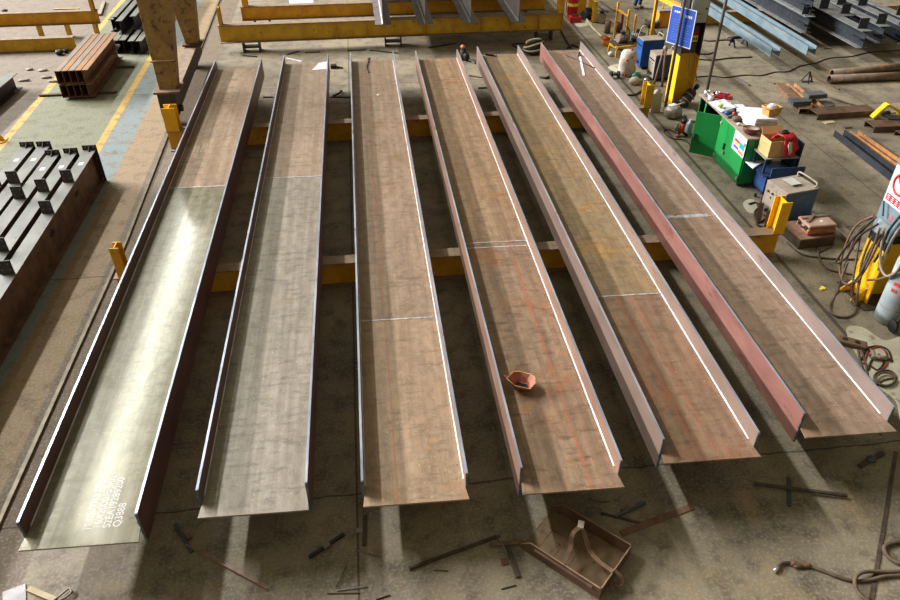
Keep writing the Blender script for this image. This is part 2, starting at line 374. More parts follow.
FLM = [M('flange_plum', (104, 76, 70), (84, 60, 56), (70, 48, 46), 3, (1, .3, 1), .6, rough=.45, metal=.2),
       M('flange_plum_grey', (112, 84, 76), (92, 68, 62), (80, 58, 52), 3, (1, .3, 1), .6, rough=.45, metal=.2),
       M('flange_brown_grey', (130, 110, 98), (110, 92, 82), (96, 76, 66), 3, (1, .3, 1), .6, rough=.45, metal=.25),
       M('flange_tan', (146, 116, 96), (126, 98, 80), (150, 106, 72), 3, (1, .3, 1), .58, rough=.45, metal=.25),
       M('flange_grey_brown', (142, 120, 106), (122, 104, 92), (130, 98, 76), 3, (1, .3, 1), .6, rough=.45, metal=.25),
       M('flange_rose', (148, 104, 92), (124, 84, 74), (112, 72, 62), 3, (1, .3, 1), .58, rough=.5, metal=.15)]
FLR6 = M('flange_grey', (140, 124, 114), (120, 106, 98), (108, 88, 76), 3, (1, .3, 1), .62, rough=.45, metal=.25)
DESC = ['big plate girder with white stencilled numbers, leftmost of the six on the floor',
        'pale grey plate girder with white scrap at its far end, second from left',
        'warm tan plate girder with a hook at its far end, third from left',
        'rusty big plate girder with a welding mask lying in it, fourth from left',
        'ochre and red-brown big plate girder with orange rust blotches and red streaks, fifth from left',
        'big plate girder with rose-red left flange beside the green cabinet, rightmost of the six']
FAR_EXT = .0
girders = []
for i in range(6):
    (x0, x1), (yf, yn), wn = XS[i], YS[i], WY[i]; zw = (ZB+ZT)/2
    t = thing('plate_girder', DESC[i], 'steel girder', ((x0+x1)/2, (yf+yn)/2, ZB), 0, 'six plate girders lying on the yellow supports')
    girders.append(t); ox, oy = (x0+x1)/2, (yf+yn)/2; loc = lambda x, y, z: (x-ox, y-oy, z-ZB)
    sh = lambda x: SK*(x-x0)
    def hx(mb, xa, xb, ya, yb, za, zb, mi=0, top=None):
        P = [loc(x, y+sh(x), z) for z in (za, zb) for x, y in ((xa, ya), (xb, ya), (xb, yb), (xa, yb))]
        mb.hexa(P, mi, top)
    a, b = x0+TF, x1-TF; s = SEAM[i]
    # web: two plates butted at the seam; the near end runs past the flanges
    mb = MB(); hx(mb, a, b, yn+.02, s-.012, zw-TW/2, zw+TW/2)
    e0, e1 = x0+.004, x1-.004
    P = [loc(x, y+sh(x), z) for z in (zw-TW/2, zw+TW/2) for x, y in ((e0, wn), (e1, wn), (b, yn+.02), (a, yn+.02))]
    mb.hexa(P); mb.build('web_plate', WEB[i][0], t)
    mb = MB(); hx(mb, a, b, s+.012, yf, zw-TW/2, zw+TW/2); mb.build('web_plate', WEB[i][1], t)
    mb = MB(); hx(mb, a, b, s-.013, s+.013, zw-TW/2-.001, zw+TW/2+.005)
    if i == 5:
        for q in range(26):
            xa_ = a+.04+(b-a-.35)*random.random(); hx(mb, xa_, xa_+random.uniform(.06, .2), s-.05+random.uniform(0, .05), s+random.uniform(.02, .07), zw+TW/2-.001, zw+TW/2+random.uniform(.002, .005))
    if i == 3: hx(mb, a+.05, b-.05, s-.17, s-.145, zw+TW/2-.002, zw+TW/2+.004)
    mb.build('seam_weld', MAT['weld'], t)
    for k, (xa, xb) in enumerate(((x0, x0+TF), (x1-TF, x1))):
        mb = MB(); n = 1
        hx(mb, xa, xb, yn, yf, ZB, ZT, 0, 1)
        m_ = FLR6 if (i == 5 and k == 1) else FLM[i]
        f = mb.build('flange', [m_, MAT['cut']], t)
        if i == 5: f['label'] = 'rose-red flange' if k == 0 else 'grey-brown flange'
        # flame-cut end face of the flange, ragged
        mb = MB(); nseg = 10
        for q in range(nseg):
            za, zb = ZB+(ZT-ZB)*q/nseg, ZB+(ZT-ZB)*(q+1)/nseg
            hx(mb, xa+.001, xb-.001, yn-random.uniform(.004, .016), yn+.005, za, zb)
        mb.build('cut_end', M('flame_cut_end', (104, 122, 132), (76, 84, 90), (150, 150, 150), 20, rough=.4, metal=.4), f)
        # fillet weld in the corner of web and flange
        mb = MB(); w = .012; zz = zw+TW/2
        xc = xb if k == 0 else xa; sgn = 1 if k == 0 else -1
        ya, yb = yn+.12, yf
        tri = [(xc, zz), (xc+sgn*w, zz), (xc, zz+w)]
        vs = [loc(x, ya+sh(x), z) for x, z in tri]+[loc(x, yb+sh(x), z) for x, z in tri]
        mb.add(vs, [(0, 1, 2), (5, 4, 3), (0, 3, 4, 1), (1, 4, 5, 2), (2, 5, 3, 0)]); mb.build('fillet_weld', MAT['weld'], t)
    # chips and spatter near the cut end
    mb = MB()
    for _ in range(34):
        x = random.choice([random.uniform(a+.03, a+.2), random.uniform(b-.25, b-.03)]); y = yn+abs(random.gauss(0, .18))+.03; r = random.uniform(.003, .006)
        mb.obox(loc(x, y+sh(x), zw+TW/2+r*.5), (r*2, r*1.4, r), RZ(random.uniform(0, 3)))
    o = mb.build('metal_chips', MAT['dustgrey'], t); o['kind'] = 'stuff'
ZW = (ZB+ZT)/2+TW/2          # top of the webs
# stencilled numbers
def text_mesh(name, body, size, mat, parent, loc, rot, bend=None, sx=1.0):
    cu = bpy.data.curves.new(name, 'FONT'); cu.body = body; cu.size = size; cu.extrude = .0006; cu.align_x = 'LEFT'
    o = bpy.data.objects.new('tmp', cu); C.objects.link(o); bpy.context.view_layer.update()
    me = bpy.data.meshes.new_from_object(o.evaluated_get(bpy.context.evaluated_depsgraph_get()))
    bpy.data.objects.remove(o); me.materials.clear(); me.materials.append(mat)
    r = bpy.data.objects.new(name, me); C.objects.link(r); r.parent = parent; r.location = loc; r.rotation_euler = rot; r.scale = (sx, 1, 1)
    return r
g0 = girders[0]; gl = Vector(g0.location)
for k, s_ in enumerate(('JY GB/T1591-2018', '16X2000153-01', 'S2EA19289200', 'Q3888')):
    p = Vector((-3.31+k*.105, 5.25, ZW+.001))-gl
    text_mesh('stencil_text', s_, .12, M('stencil_white', (214, 214, 212), (190, 190, 188), None, 20, rough=.8), g0, p, (0, 0, PI/2), sx=.95 if k else .84)
CH_ = M('faint_marking', (210, 192, 162), (176, 156, 128), None, 20, rough=.8)
for k, s_ in enumerate(('JY GB/T1591', '16X20001', 'Q3888')):
    p = Vector((-3.80+k*.15, 14.2+k*.3, ZW+.001))-gl
    text_mesh('stencil_text', s_, .17, CH_, g0, p, (0, 0, PI/2))
# loose things lying on the girders
def place_on(px, py, z=ZW): return G(px, py, z)
# hook and strap on the third girder
t = thing('wire_hook', 'small bent wire hook lying on the far end of the third girder from left', 'hook', place_on(368, 62))
mb = MB(); p0, p1, p2 = (place_on(369, 60)-Vector(t.location), place_on(367, 68)-Vector(t.location), place_on(369, 73)-Vector(t.location))
U = Vector((0, 0, .02)); mb.tube(spline([p0+U, p1+U, p2+U]), .015, 6); mb.build('shank', MAT['darkcable'], t)
mb = MB(); mb.blob((p0+Vector((0, 0, .035))), (.05, .07, .035), 8, 0, .15); mb.build('eye', MAT['cable'], t)
t = thing('clamp_stub', 'short dark clamp lying on the far end of the fifth girder', 'clamp', place_on(490, 56))
mb = MB(); mb.bar((-.11, .08, .025), (.1, -.05, .025), .05, .05); mb.build('body', MAT['black'], t)
mb = MB(); mb.cyl((.1, -.05, .03), (.17, -.09, .03), .02); mb.build('screw', MAT['rust'], t)
mb = MB(); a, b = place_on(566, 55, ZW+.012), place_on(597, 69, ZW+.012); mb.cyl(a, b, .012, 8)
tag(mb.build('thin_rod', MAT['darksteel']), 'thin dark rod lying across the far end of the rightmost girder', 'rod')
mb = MB(); a, b = place_on(580, 57, ZW), place_on(584, 76, ZW); d = (b-a); 
mb.bar(a+Vector((0, 0, .008)), b+Vector((0, 0, .008)), .05, .016)
tag(mb.build('flat_strip', MAT['white']), 'short pale flat strip on the far end of the rightmost girder', 'strip')
t = thing('square_gauge', 'small grey clamp block on the rightmost girder beside the pale strip', 'clamp', place_on(579, 56))
mb = MB(); mb.box(-.06, .06, -.05, .05, 0, .05); mb.build('block', MAT['greysteel'], t, .008)
mb = MB(); mb.cyl((0, 0, .05), (0, 0, .11), .025); mb.build('knob', MAT['darksteel'], t)
for px, py, lb in ((378, 95, 'small white paper scrap lying on the third girder near its far end'),):
    c = place_on(px, py); mb = MB(); mb.obox(c+Vector((0, 0, .004)), (.05, .06, .008), RZ(.5)); tag(mb.build('paper_scrap', MAT['white']), lb, 'scrap')
# white sheets at the far end of girder two
def sheet(name, pts, z, mat, label, cat, h=.004):
    P = [G(x, y, z) for x, y in pts]; mb = MB(); mb.prism([(p.x, p.y) for p in P], 'z', z, z+h); return tag(mb.build(name, mat), label, cat)
sheet('plastic_scrap', ((312, 70), (319, 63), (327.0, 61.6), (326.8, 69)), ZW, MAT['white'], 'white triangular sheet scrap in the far right corner of the second girder', 'scrap')
mb = MB(); a, b = G(286, 58, .012), G(302, 61.5, .012); mb.bar(a, b, .05, .02); tag(mb.build('white_strip', MAT['white']), 'white strip on the floor just behind the second girder', 'strip')
# welding mask lying face down, open side up
mp = place_on(521, 386)
t = thing('welding_mask', 'pink-brown welding face mask lying hollow side up on the rusty fourth girder', 'welding mask', mp+Vector((0, -.02, .001)), math.radians(-28)); t.scale = (1.18, 1.25, 1.2)
def shell(prof_o, th, n, bottom):
    pass
mb = MB(); W_, L_, H_ = .165, .125, .115
rim = [(-.16, -.06), (-.13, .085), (-.06, .125), (.06, .125), (.135, .075), (.165, -.02), (.13, -.105), (-.05, -.11)]
rim = [(x, y) for x, y in rim]; bot = [(x*.5, y*.55) for x, y in rim]
rz_ = [.125, .11, .10, .10, .115, .12, .10, .10]
def ring(poly, zs, k=1.0): return [(x*k, y*k, z) for (x, y), z in zip(poly, zs)]
n = 8; ro = ring(rim, rz_); bo = ring(bot, [0.0]*8); ri = ring(rim, rz_, .94); bi = ring(bot, [.008]*8, .96)
mb.add(ro+bo+ri+bi, [(i, (i+1) % n, n+(i+1) % n, n+i) for i in range(n)] + [(2*n+i, 3*n+i, 3*n+(i+1) % n, 2*n+(i+1) % n) for i in range(n)]
       + [(i, 2*n+i, 2*n+(i+1) % n, (i+1) % n) for i in range(n)] + [tuple(range(n, 2*n)), tuple(range(4*n-1, 3*n-1, -1))])
mb.build('shell', MAT['mask'], t)
mb = MB(); mb.box(-.055, .05, -.03, .028, .010, .020); mb.build('lens', MAT['glass'], t)
mb = MB(); mb.box(-.064, .059, -.039, -.03, .009, .024); mb.box(-.064, .059, .028, .037, .009, .024); mb.box(-.064, -.055, -.03, .028, .009, .024); mb.box(.05, .059, -.03, .028, .009, .024)
mb.build('lens_frame', MAT['darksteel'], t)
mb = MB(); mb.tube([(x, y, z) for (x, y), z in zip([(x*.97, y*.97) for x, y in rim], [z+.002 for z in rz_])], .006, 6, 0, True); mb.build('rim', MAT['wicker'], t)
mb = MB(); mb.bar((-.155, -.05, .12), (-.20, .0, .10), .03, .02); mb.build('handle', MAT['helmet'], t)

# ------------------------------------------------------------------ yellow support girders
def i_parts(t, L, h, b, tf, tw, mats, axis='x', stiff=(), z0=0, parts=True):
    """I section of length L starting at the origin of t; mats = (top, web, bottom)"""
    def bx(mb, l0, l1, w0, w1, za, zb, mi=0, top=None):
        if axis == 'x': mb.box(l0, l1, w0, w1, za, zb, mi, top)
        else: mb.box(w0, w1, l0, l1, za, zb, mi, top)
    mb = MB(); bx(mb, 0, L, -b/2, b/2, z0, z0+tf); mb.build('bottom_flange', mats[2], t)
    mb = MB(); bx(mb, 0, L, -tw/2, tw/2, z0+tf, z0+h-tf); mb.build('web', mats[1], t)
    mb = MB(); bx(mb, 0, L, -b/2, b/2, z0+h-tf, z0+h); mb.build('top_flange', mats[0], t)
    for l in stiff:
        mb = MB(); bx(mb, l-.008, l+.008, -b/2+.01, -tw/2, z0+tf, z0+h-tf); mb.build('stiffener', mats[1], t)
def h_post(t, x, h, z0, d=.27, b=.2, mat=None):
    mb = MB(); mb.box(x-b/2, x+b/2, -d/2, -d/2+.016, z0, z0+h); mb.box(x-b/2, x+b/2, d/2-.016, d/2, z0, z0+h); mb.box(x-.008, x+.008, -d/2+.016, d/2-.016, z0, z0+h)
    return mb.build('end_post', mat or MAT['yellow'], t)
X0, X1 = -4.42, 7.34
t = thing('support_girder', 'yellow support beam under the middle of the six girders', 'support beam', (X0, 10.66, 0))
i_parts(t, X1-X0, ZB, .26, .02, .016, (MAT['topdust'], MAT['yellow'], MAT['topdust']))
h_post(t, .15, .57, ZB, .21, .15); h_post(t, X1-X0-.11, .64, ZB, mat=MAT['brightyellow'])
X0, X1 = -4.72, 6.98
t = thing('support_girder', 'yellow support beam under the far part of the six girders', 'support beam', (X0, 16.74, 0))
i_parts(t, X1-X0, ZB, .26, .02, .016, (MAT['topdust'], MAT['yellow'], MAT['topdust']))
h_post(t, .17, .56, ZB, b=.3, mat=MAT['brightyellow']); h_post(t, X1-X0-.10, .58, ZB, b=.2, mat=MAT['mustard'])
# girders at the back of the bay, on stub blocks
t = thing('yellow_girder', 'long mustard yellow girder with stiffener ribs lying across the back, nearer of the pair', 'girder', (-4.46, 24.03, .30))
i_parts(t, 11.02, .55, .28, .022, .016, (MAT['topdust'], MAT['mustard'], MAT['topdust']), stiff=[.02+3.62+.94*k for k in range(8)]+[11.0])
h_post(t, .1, .52, .55, .2, .1); h_post(t, 10.92, .56, .55, .26, .2)
t2 = thing('yellow_girder', 'plain orange-yellow girder lying across the back, farther of the pair', 'girder', (-4.06, 26.5, .30))
i_parts(t2, 10.6, .46, .28, .022, .016, (MAT['topdust'], MAT['yellow'], MAT['topdust']), stiff=[.02])
h_post(t2, .17, .6, .46, .2, .18)
def stub(x, y, label):
    s = thing('stub_block', label, 'block', (x, y, 0), 0, 'stub blocks under the yellow girders at the back')
    mb = MB(); mb.box(-.27, -.23, -.18, .18, 0, .30); mb.build('flange', MAT['rustdark'], s)
    mb = MB(); mb.box(.23, .27, -.18, .18, 0, .30); mb.build('flange', MAT['rustdark'], s)
    mb = MB(); mb.box(-.23, .23, -.18, .18, .14, .158); mb.build('web', MAT['darksteel'], s); return s
s0 = stub(-3.53, 24.03, 'dark stub block under the left end of the nearer back yellow girder')
dup(s0, (.97, 24.03, 0), label='dark stub block under the middle of the nearer back yellow girder')
dup(s0, (5.95, 24.03, 0), label='rust-brown stub block under the right end of the nearer back yellow girder')
dup(s0, (-3.4, 26.5, 0), label='dark stub block under the left end of the farther back yellow girder')
dup(s0, (5.6, 26.5, 0), label='dark stub block hidden under the right end of the farther back yellow girder')
# big grey girders standing upright on the pair
names4 = ['leftmost', 'second from left', 'second from right', 'rightmost']
first = None
for k, (pl, pr) in enumerate((((376, 24.7), (390.5, 24.7)), ((419, 25), (433, 25)), ((462, 23.5), (480, 23)), ((510, 23), (528, 22)))):
    a, b = G(*pl, .85), G(*pr, .85); x = (a.x+b.x)/2
    lb = f'upright grey girder standing on the back yellow girders, {names4[k]} of four'
    if first is None:
        first = thing('upright_girder', lb, 'steel girder', (x, 23.6, .85), 0, 'four upright grey girders at the back'); r_ = first
        mb = MB(); mb.box(-.25, .25, -.3, 14, 0, .025); mb.build('bottom_flange', MAT['greysteel'], first)
        mb = MB(); mb.box(-.012, .012, -.3, 14, .025, 1.475); mb.build('web', M('grey_brown_web', (122, 112, 106), (100, 92, 88), (112, 92, 78), 3, rough=.45, metal=.3), first)
        mb = MB(); mb.box(-.25, .25, -.3, 14, 1.475, 1.5); mb.build('top_flange', MAT['greysteel'], first)
        for sg in (-1, 1):
            mb = MB(); mb.add([(sg*.012, -.29, .025), (sg*.045, -.29, .025), (sg*.012, -.29, .058), (sg*.012, 14, .025), (sg*.045, 14, .025), (sg*.012, 14, .058)],
                              [(0, 1, 2), (5, 4, 3), (0, 3, 4, 1), (1, 4, 5, 2), (2, 5, 3, 0)]); mb.build('fillet_weld', MAT['weld'], first)
    else: dup(first, (x, 23.6-.08*k, .85), label=lb)
# ------------------------------------------------------------------ gantry leg on its carriage
t = thing('gantry_crane', 'worn yellow gantry crane legs on a carriage running on the left rail', 'crane', (-5.0, 18.0, 0), math.radians(1.8))
mb = MB(); mb.box(-.10, .26, .60, 5.1, .30, .70, 0, 1); mb.build('carriage', [MAT['rustdark'], MAT['topdust']], t, .012)  # paler top, darker sides: light falling on the carriage put into its colours
for yy in (.32, 4.7):
    mb = MB(); mb.cyl((-.02, yy, .24), (.12, yy, .24), .20, 24); mb.cyl((-.05, yy, .24), (-.02, yy, .24), .235, 24); mb.build('wheel', MAT['darksteel'], t)
mb = MB(); mb.box(-.12, .30, .04, .60, .30, .92); mb.cyl((.30, .30, .42), (.38, .30, .42), .09); mb.build('bogie', MAT['darksteel'], t, .02)
mb = MB(); mb.box(-.16, .46, -.08, .62, .92, .97); mb.build('base_plate', MAT['rust'], t)
def RY0(px, py, Y):
    d = ray(px, py); k = Y/d.y; return Vector((d.x*k, Y, CH+d.z*k))
inv_ = Matrix.Rotation(-math.radians(1.8), 3, 'Z'); o_ = Vector((-5.0, 18.0, 0))
def taper_leg(p0, w0, d0, px0, px1, Y, d1, k=2.1):
    a, b = RY0(px0, 0, Y), RY0(px1, 0, Y); c = (a+b)/2; w1 = (b-a).length
    top = p0+(c-p0)*k; wt = w0+(w1-w0)*k; dt_ = d0+(d1-d0)*k; q = MB(); P = []
    for cc, ww, dd in ((p0, w0, d0), (top, wt, dt_)):
        for sx, sy in ((-1, -1), (1, -1), (1, 1), (-1, 1)): P.append(inv_ @ (Vector((cc.x+sx*ww/2, cc.y+sy*dd/2, cc.z))-o_))
    q.hexa(P); return q.build('leg', MAT['gantry'], t, .01), lambda z: inv_ @ (p0+(c-p0)*((z-p0.z)/(c.z-p0.z))-o_)
pl1 = Vector((-4.84, 18.32, .97)); l1, at1 = taper_leg(pl1, .42, .40, 139, 171.5, 18.9, .5)
q = MB(); c = at1(1.6); q.box(c.x-.30, c.x+.30, c.y-.27, c.y-.20, 1.6, 1.63); q.build('cleat', MAT['gantry'], l1)
pl2 = G(193, 42, .78); l2, at2 = taper_leg(pl2, .36, .36, 172, 195, pl2.y-.5, .45)
c = inv_ @ (pl2-o_); mb = MB(); mb.box(c.x-.27, c.x+.27, c.y-.27, c.y+.27, .73, .78); mb.build('base_plate', MAT['rustdark'], t)
mb = MB(); mb.box(c.x-.2, c.x+.2, c.y-.2, c.y+.2, .70, .73); mb.build('packing', MAT['darksteel'], t)
# ------------------------------------------------------------------ left stack of columns with bracket plates
def column_proto(name, label, L, h, b, group, mt, mw, mplate, yb=(), side='front', end=True, gusset=True, ph=.26, hole=()):
    """I column along -Y from the origin (its far end); brackets stand on the top flange at distances yb"""
    t = thing(name, label, 'steel column', (0, 0, 0), 0, group)
    mb = MB(); mb.box(-b/2, b/2, -L, 0, 0, .016); mb.build('bottom_flange', mw, t)
    mb = MB(); mb.box(-.007, .007, -L, 0, .016, h-.016); w = mb.build('web', mw, t)
    for y in hole:
        mb = MB(); pts = [(-y+.13*math.cos(a)*(1 if abs(math.cos(a)) < .7 else 1), h*.55+.055*math.sin(a)) for a in [2*PI*k/16 for k in range(16)]]
        mb.prism(pts, 'x', .0072, .0085); mb.build('slot', MAT['black'], w)
    mb = MB(); mb.box(-b/2, b/2, -L, 0, h-.016, h); mb.build('top_flange', mt, t)
    if end:
        mb = MB(); mb.box(-b/2-.02, b/2+.02, 0, .025, -.0, h+.10)
        e = mb.build('end_plate', mplate, t)
        mb = MB()
        for x in (-b/2+.04, b/2-.04):
            for z in (.06, .2, h-.2, h+.055): mb.cyl((x, -.004, z), (x, .001, z), .018, 8)
        mb.build('bolt_holes', MAT['dustgrey'], e)
        mb = MB(); mb.prism([(-.0, h), (-.13, h), (-.0, h+.09)], 'x', -.008, .008); mb.build('gusset', mplate, t)
    for y in yb:
        mb = MB(); mb.box(-b/2+.02, b/2-.02, -y-.012, -y+.012, h, h+ph); p = mb.build('bracket', mplate, t)
        mb = MB()
        for x in (-.06, .06):
            for z in (h+.09, h+ph-.06): mb.cyl((x, -y-.0135, z), (x, -y-.011, z), .012, 8)
        mb.build('bolt_holes', MAT['dustgrey'], p)
    return t
TH = .853-.10
LS = 'columns with bracket plates stacked at the left edge'
specs = [(-5.985, 15.25, (1.50, 2.75, 4.75), 'rightmost'), (-6.345, 15.15, (1.75, 3.9, 5.9), 'second from right'), (-6.70, 15.10, (1.95, 4.0, 6.0), 'third from right'),
         (-7.03, 15.58, (1.75, 3.4, 5.4), 'second from left'), (-7.38, 15.60, (1.8, 3.7, 5.8), 'leftmost')]
PL = M('dark_bracket_plate', (72, 66, 62), (54, 50, 48), (90, 70, 56), 6, rough=.5, metal=.2)
for x, y, yb, w in specs:
    lb = f'grey-topped steel column with bracket plates at the left edge, {w} of its row'
    t = column_proto('bracket_column', lb, 10.5, TH, .25, LS, MAT['greytop'], MAT['brownsteel'], PL, yb, hole=(1.35, 2.9) if w == 'rightmost' else ())
    t.location = (x, y, 0)
    mb = MB(); mb.box(-.04, .05, -.75, -.62, TH, TH+.002); mb.build('paper_label', MAT['white'], t)
# bundle of brown channels
CB = 'brown channels bundled in two layers'
rows = ['leftmost', 'second from left', 'middle', 'second from right', 'rightmost']
CHM = [M('channel_brown', (112, 78, 56), (88, 62, 46), (146, 100, 62), 4, (1, .3, 1), .58, rough=.6, metal=.1), M('channel_orange', (150, 110, 68), (122, 90, 60), (100, 80, 66), 4, (1, .3, 1), .58, rough=.6),
       M('channel_grey', (136, 122, 106), (112, 98, 84), (140, 104, 66), 4, (1, .3, 1), .6, rough=.55)]
pr = {}
def channel(kind, label, L, h=.36, b=.15, grp=CB, tm=None, wm=None):
    t = thing('steel_channel', label, 'steel channel', (0, 0, 0), 0, grp)
    mb = MB(); mb.box(-.006, .012-.006, 0, L, 0, h); mb.build('web', wm or CHM[0], t)
    mb = MB(); mb.box(.006, b, 0, L, h-.02, h); mb.build('top_flange', tm or CHM[kind], t)
    mb = MB(); mb.box(.006, b, 0, L, 0, .02); mb.build('bottom_flange', wm or CHM[0], t); return t
for lay in range(2):
    for k in range(5):
        kind = (2, 1, 2, 1, 1)[k] if lay else (0, 1, 0, 0, 1)[k]
        t = channel(kind, f'rust-brown channel in the bundle by the yellow frame, {rows[k]} in the {"upper" if lay else "lower"} layer', 3.35)
        t.location = (-8.26+.175*k, 20.38, .06+lay*.38); t.rotation_euler = (0, 0, math.radians(.6))
for y, lb in ((20.75, 'short timber bar under the near end of the brown channel bundle'), (22.9, 'short timber bar under the far end of the brown channel bundle')):
    mb = MB(); mb.box(-9.0, -6.95, y-.05, y+.05, 0, .055); tag(mb.build('packing_bar', MAT['rustdark']), lb, 'bar')
for k in range(1):
    for y in (20.75, 22.9):
        mb = MB(); mb.box(-8.3, -7.35, y-.03, y+.03, .42, .44); tag(mb.build('spacer_strip', MAT['board']), 'thin strip between the two layers of the brown channel bundle, ' + ('near' if y < 21 else 'far') + ' one', 'strip')
# dark beams beyond the bundle
def ibeam(name, label, L, h, b, tf, mats, grp=None, cat='steel beam', tw=.012):
    t = thing(name, label, cat, (0, 0, 0), 0, grp); i_parts(t, L, h, b, tf, tw, mats, 'y'); return t
DB = 'dark beams stacked behind the gantry leg'
bm0 = None
dk = (MAT['greytop'], MAT['darksteel'], MAT['darksteel'])
posns = [(G(114, 32), 0, 'pair on the left, left beam'), (G(120, 31.5), 0, 'pair on the left, right beam'), (G(118, 54), 0, 'nearest pair, left beam'), (G(125.5, 53.5), 0, 'nearest pair, right beam'),
         (G(134, 54.5), 0, 'pair against the leg, left beam'), (G(142, 54.5), 0, 'pair against the leg, right beam')]
xs_, used = [], []
for k, (p, z, w) in enumerate(posns):
    lb = 'dark steel beam on the floor behind the bundle, ' + w
    if bm0 is None: bm0 = ibeam('stacked_beam', lb, 5.5, .42, .19, .02, dk, DB); t = bm0
    else: t = dup(bm0, (0, 0, 0), label=lb)
    t.location = (p.x, p.y, 0)
for k, (x, y, w) in enumerate(((G(126, 40).x-.1, 25.4, 'left'), (G(133, 40).x-.05, 24.9, 'middle'), (G(141, 40).x, 25.4, 'right'))):
    dup(bm0, (x, y, .42), label=f'dark steel beam on top of the stack behind the gantry leg, {w} one')
for x, y, w in ((-8.0, 29.6, 'left'), (-7.7, 29.4, 'right')):
    dup(bm0, (x, y, 0), label=f'dark steel beam cut by the top edge of the photo, {w} of two')
# dark beam at the left edge
t = ibeam('short_beam', 'short dark beam with pale flat top at the left edge of the photo', 3.0, .42, .34, .02, dk); t.location = (-9.3, 18.2, 0)
t.location = G(12, 88); t.location.x += .12; t.rotation_euler = (0, 0, PI+math.radians(-3))
# yellow frames at top left
t = thing('low_beam', 'low mustard yellow beam at top left, in front of the raised one', 'beam', (-14, 24.9, 0))
i_parts(t, 4.83, .42, .26, .02, .014, (MAT['topdust'], MAT['mustard'], MAT['topdust']))
t = thing('raised_beam', 'orange-yellow beam raised on short legs with an end post at top left', 'beam', (-14.3, 26.35, 0))
i_parts(t, 5.6, .42, .26, .02, .014, (MAT['topdust'], MAT['yellow'], MAT['topdust']), z0=.42)
for x in (.35, 3.6, 4.5, 5.4):
    mb = MB(); mb.box(x-.06, x+.06, -.09, .09, 0, .42); mb.build('leg', MAT['mustard'], t)
h_post(t, 5.48, 1.0, .84, .2, .1)
# a small foot of something yellow at the left edge
t = thing('yellow_bracket', 'yellow bracket foot cut by the left edge of the photo above the columns', 'bracket', G(1, 141))
mb = MB(); mb.box(-.3, .12, -.15, .15, 0, .02); mb.build('foot', MAT['yellow'], t)
mb = MB(); mb.box(-.06, .0, -.02, .02, .02, .55); mb.prism([(0, .02), (.1, .02), (0, .2)], 'y', -.02, .02); mb.build('upright', MAT['yellow'], t)
# ------------------------------------------------------------------ right side: columns, cabinet, welders
def RY(px, py, Y):
    d = ray(px, py); t = Y/d.y; return Vector((d.x*t, Y, CH+d.z*t))
def RX(px, py, X):
    d = ray(px, py); t = X/d.x; return Vector((X, d.y*t, CH+d.z*t))
def cable(name, pts, r, mat, label, cat='cable', k=5, n=7, closed=False):
    mb = MB(); mb.tube(spline(pts, k, closed), r, n, 0, closed); return tag(mb.build(name, mat), label, cat)
def on_floor(pp, r, z=0): return [G(x, y, r+z) for x, y in pp]
def frame3(pa, pb, pc, z):
    """base corner pb with edges to pa and pc read off the photo, squared up"""
    a, b, c = G(*pa, z), G(*pb, z), G(*pc, z); u = (c-b); L1 = u.length; u.normalize()
    v = Vector((-u.y, u.x, 0)); L2 = abs((a-b).dot(v)); return b, math.atan2(u.y, u.x), L1, L2
def building_column(x, y0, y1, D, H, hy, bands, label):
    t = thing('building_column', label, 'column', (x, (y0+y1)/2, 0)); w = (y1-y0)/2
    for (za, zb, mt) in bands:
        mb = MB(); mb.box(0, .025, -w, w, za, zb); mb.build('flange', mt, t)
        mb = MB(); mb.box(.025, D-.025, -.01, .01, za, zb); mb.build('web', mt, t)
        mb = MB(); mb.box(D-.025, D, -w, w, za, zb); mb.build('flange', mt, t)
    return t, w
# far column with yellow foot
c1, w1 = building_column(7.98, 17.70, 18.20, .52, 6, 1.4, ((.02, 1.38, MAT['brightyellow']), (1.38, 6, MAT['darksteel'])), 'building column with yellow foot and dark upper part behind the blue sign')
mb = MB(); mb.box(-.02, .56, -.28, .28, 0, .02); mb.build('base_plate', MAT['darksteel'], c1)
mb = MB(); mb.box(.05, .47, -.06, -.03, 1.42, 2.06); mb.build('board', MAT['board'], c1)
t = thing('warning_label', 'small red and yellow warning label on the brown board of the far column', 'label', (8.26, 17.878, 1.74))
mb = MB(); mb.box(-.02, .18, -.004, 0, .10, .20); mb.build('red_band', MAT['red'], t)
mb = MB(); mb.box(-.02, .18, -.004, 0, -.06, .10); mb.build('yellow_band', MAT['posteryel'], t)
mb = MB()
for k in range(3): mb.box(.0+.06*k, .035+.06*k, -.006, -.004, -.02, .05)
mb.build('black_marks', MAT['black'], t)
t = thing('electrical_box', 'light grey electrical cabinet mounted on the far building column above the brown board', 'electrical box', (8.02, 17.89, 2.22))
mb = MB(); mb.box(0, .44, -.26, .04, 0, .60); mb.build('body', MAT['boxgrey'], t, .01)
mb = MB(); mb.box(.02, .42, -.275, -.26, .02, .58); mb.build('door', MAT['boxgrey'], t, .004)
mb = MB(); mb.cyl((.37, -.275, .34), (.37, -.30, .34), .022); mb.build('lock', MAT['black'], t)
mb = MB(); mb.box(.10, .30, -.2765, -.275, .20, .215); mb.box(.12, .26, -.2765, -.275, .23, .24); mb.build('red_lettering', MAT['redprint'], t)
t = thing('extinguisher', 'dark grey gas bottle leaning against the yellow foot of the far column', 'gas bottle', (8.22, 17.60, 0))
ax = (Vector((.36, .16, .34))).normalized(); rot = Vector((0, 0, 1)).rotation_difference(ax).to_matrix()
t['category'] = 'gas bottle'; t.name = 'gas_bottle'
mb = MB(); mb.lathe([(.10, 0), (.135, .03), (.14, .10), (.14, .40), (.12, .47), (.05, .52)], 20, (-.02, 0, .13), 0, mat=rot); mb.build('body', MAT['darksteel'], t)
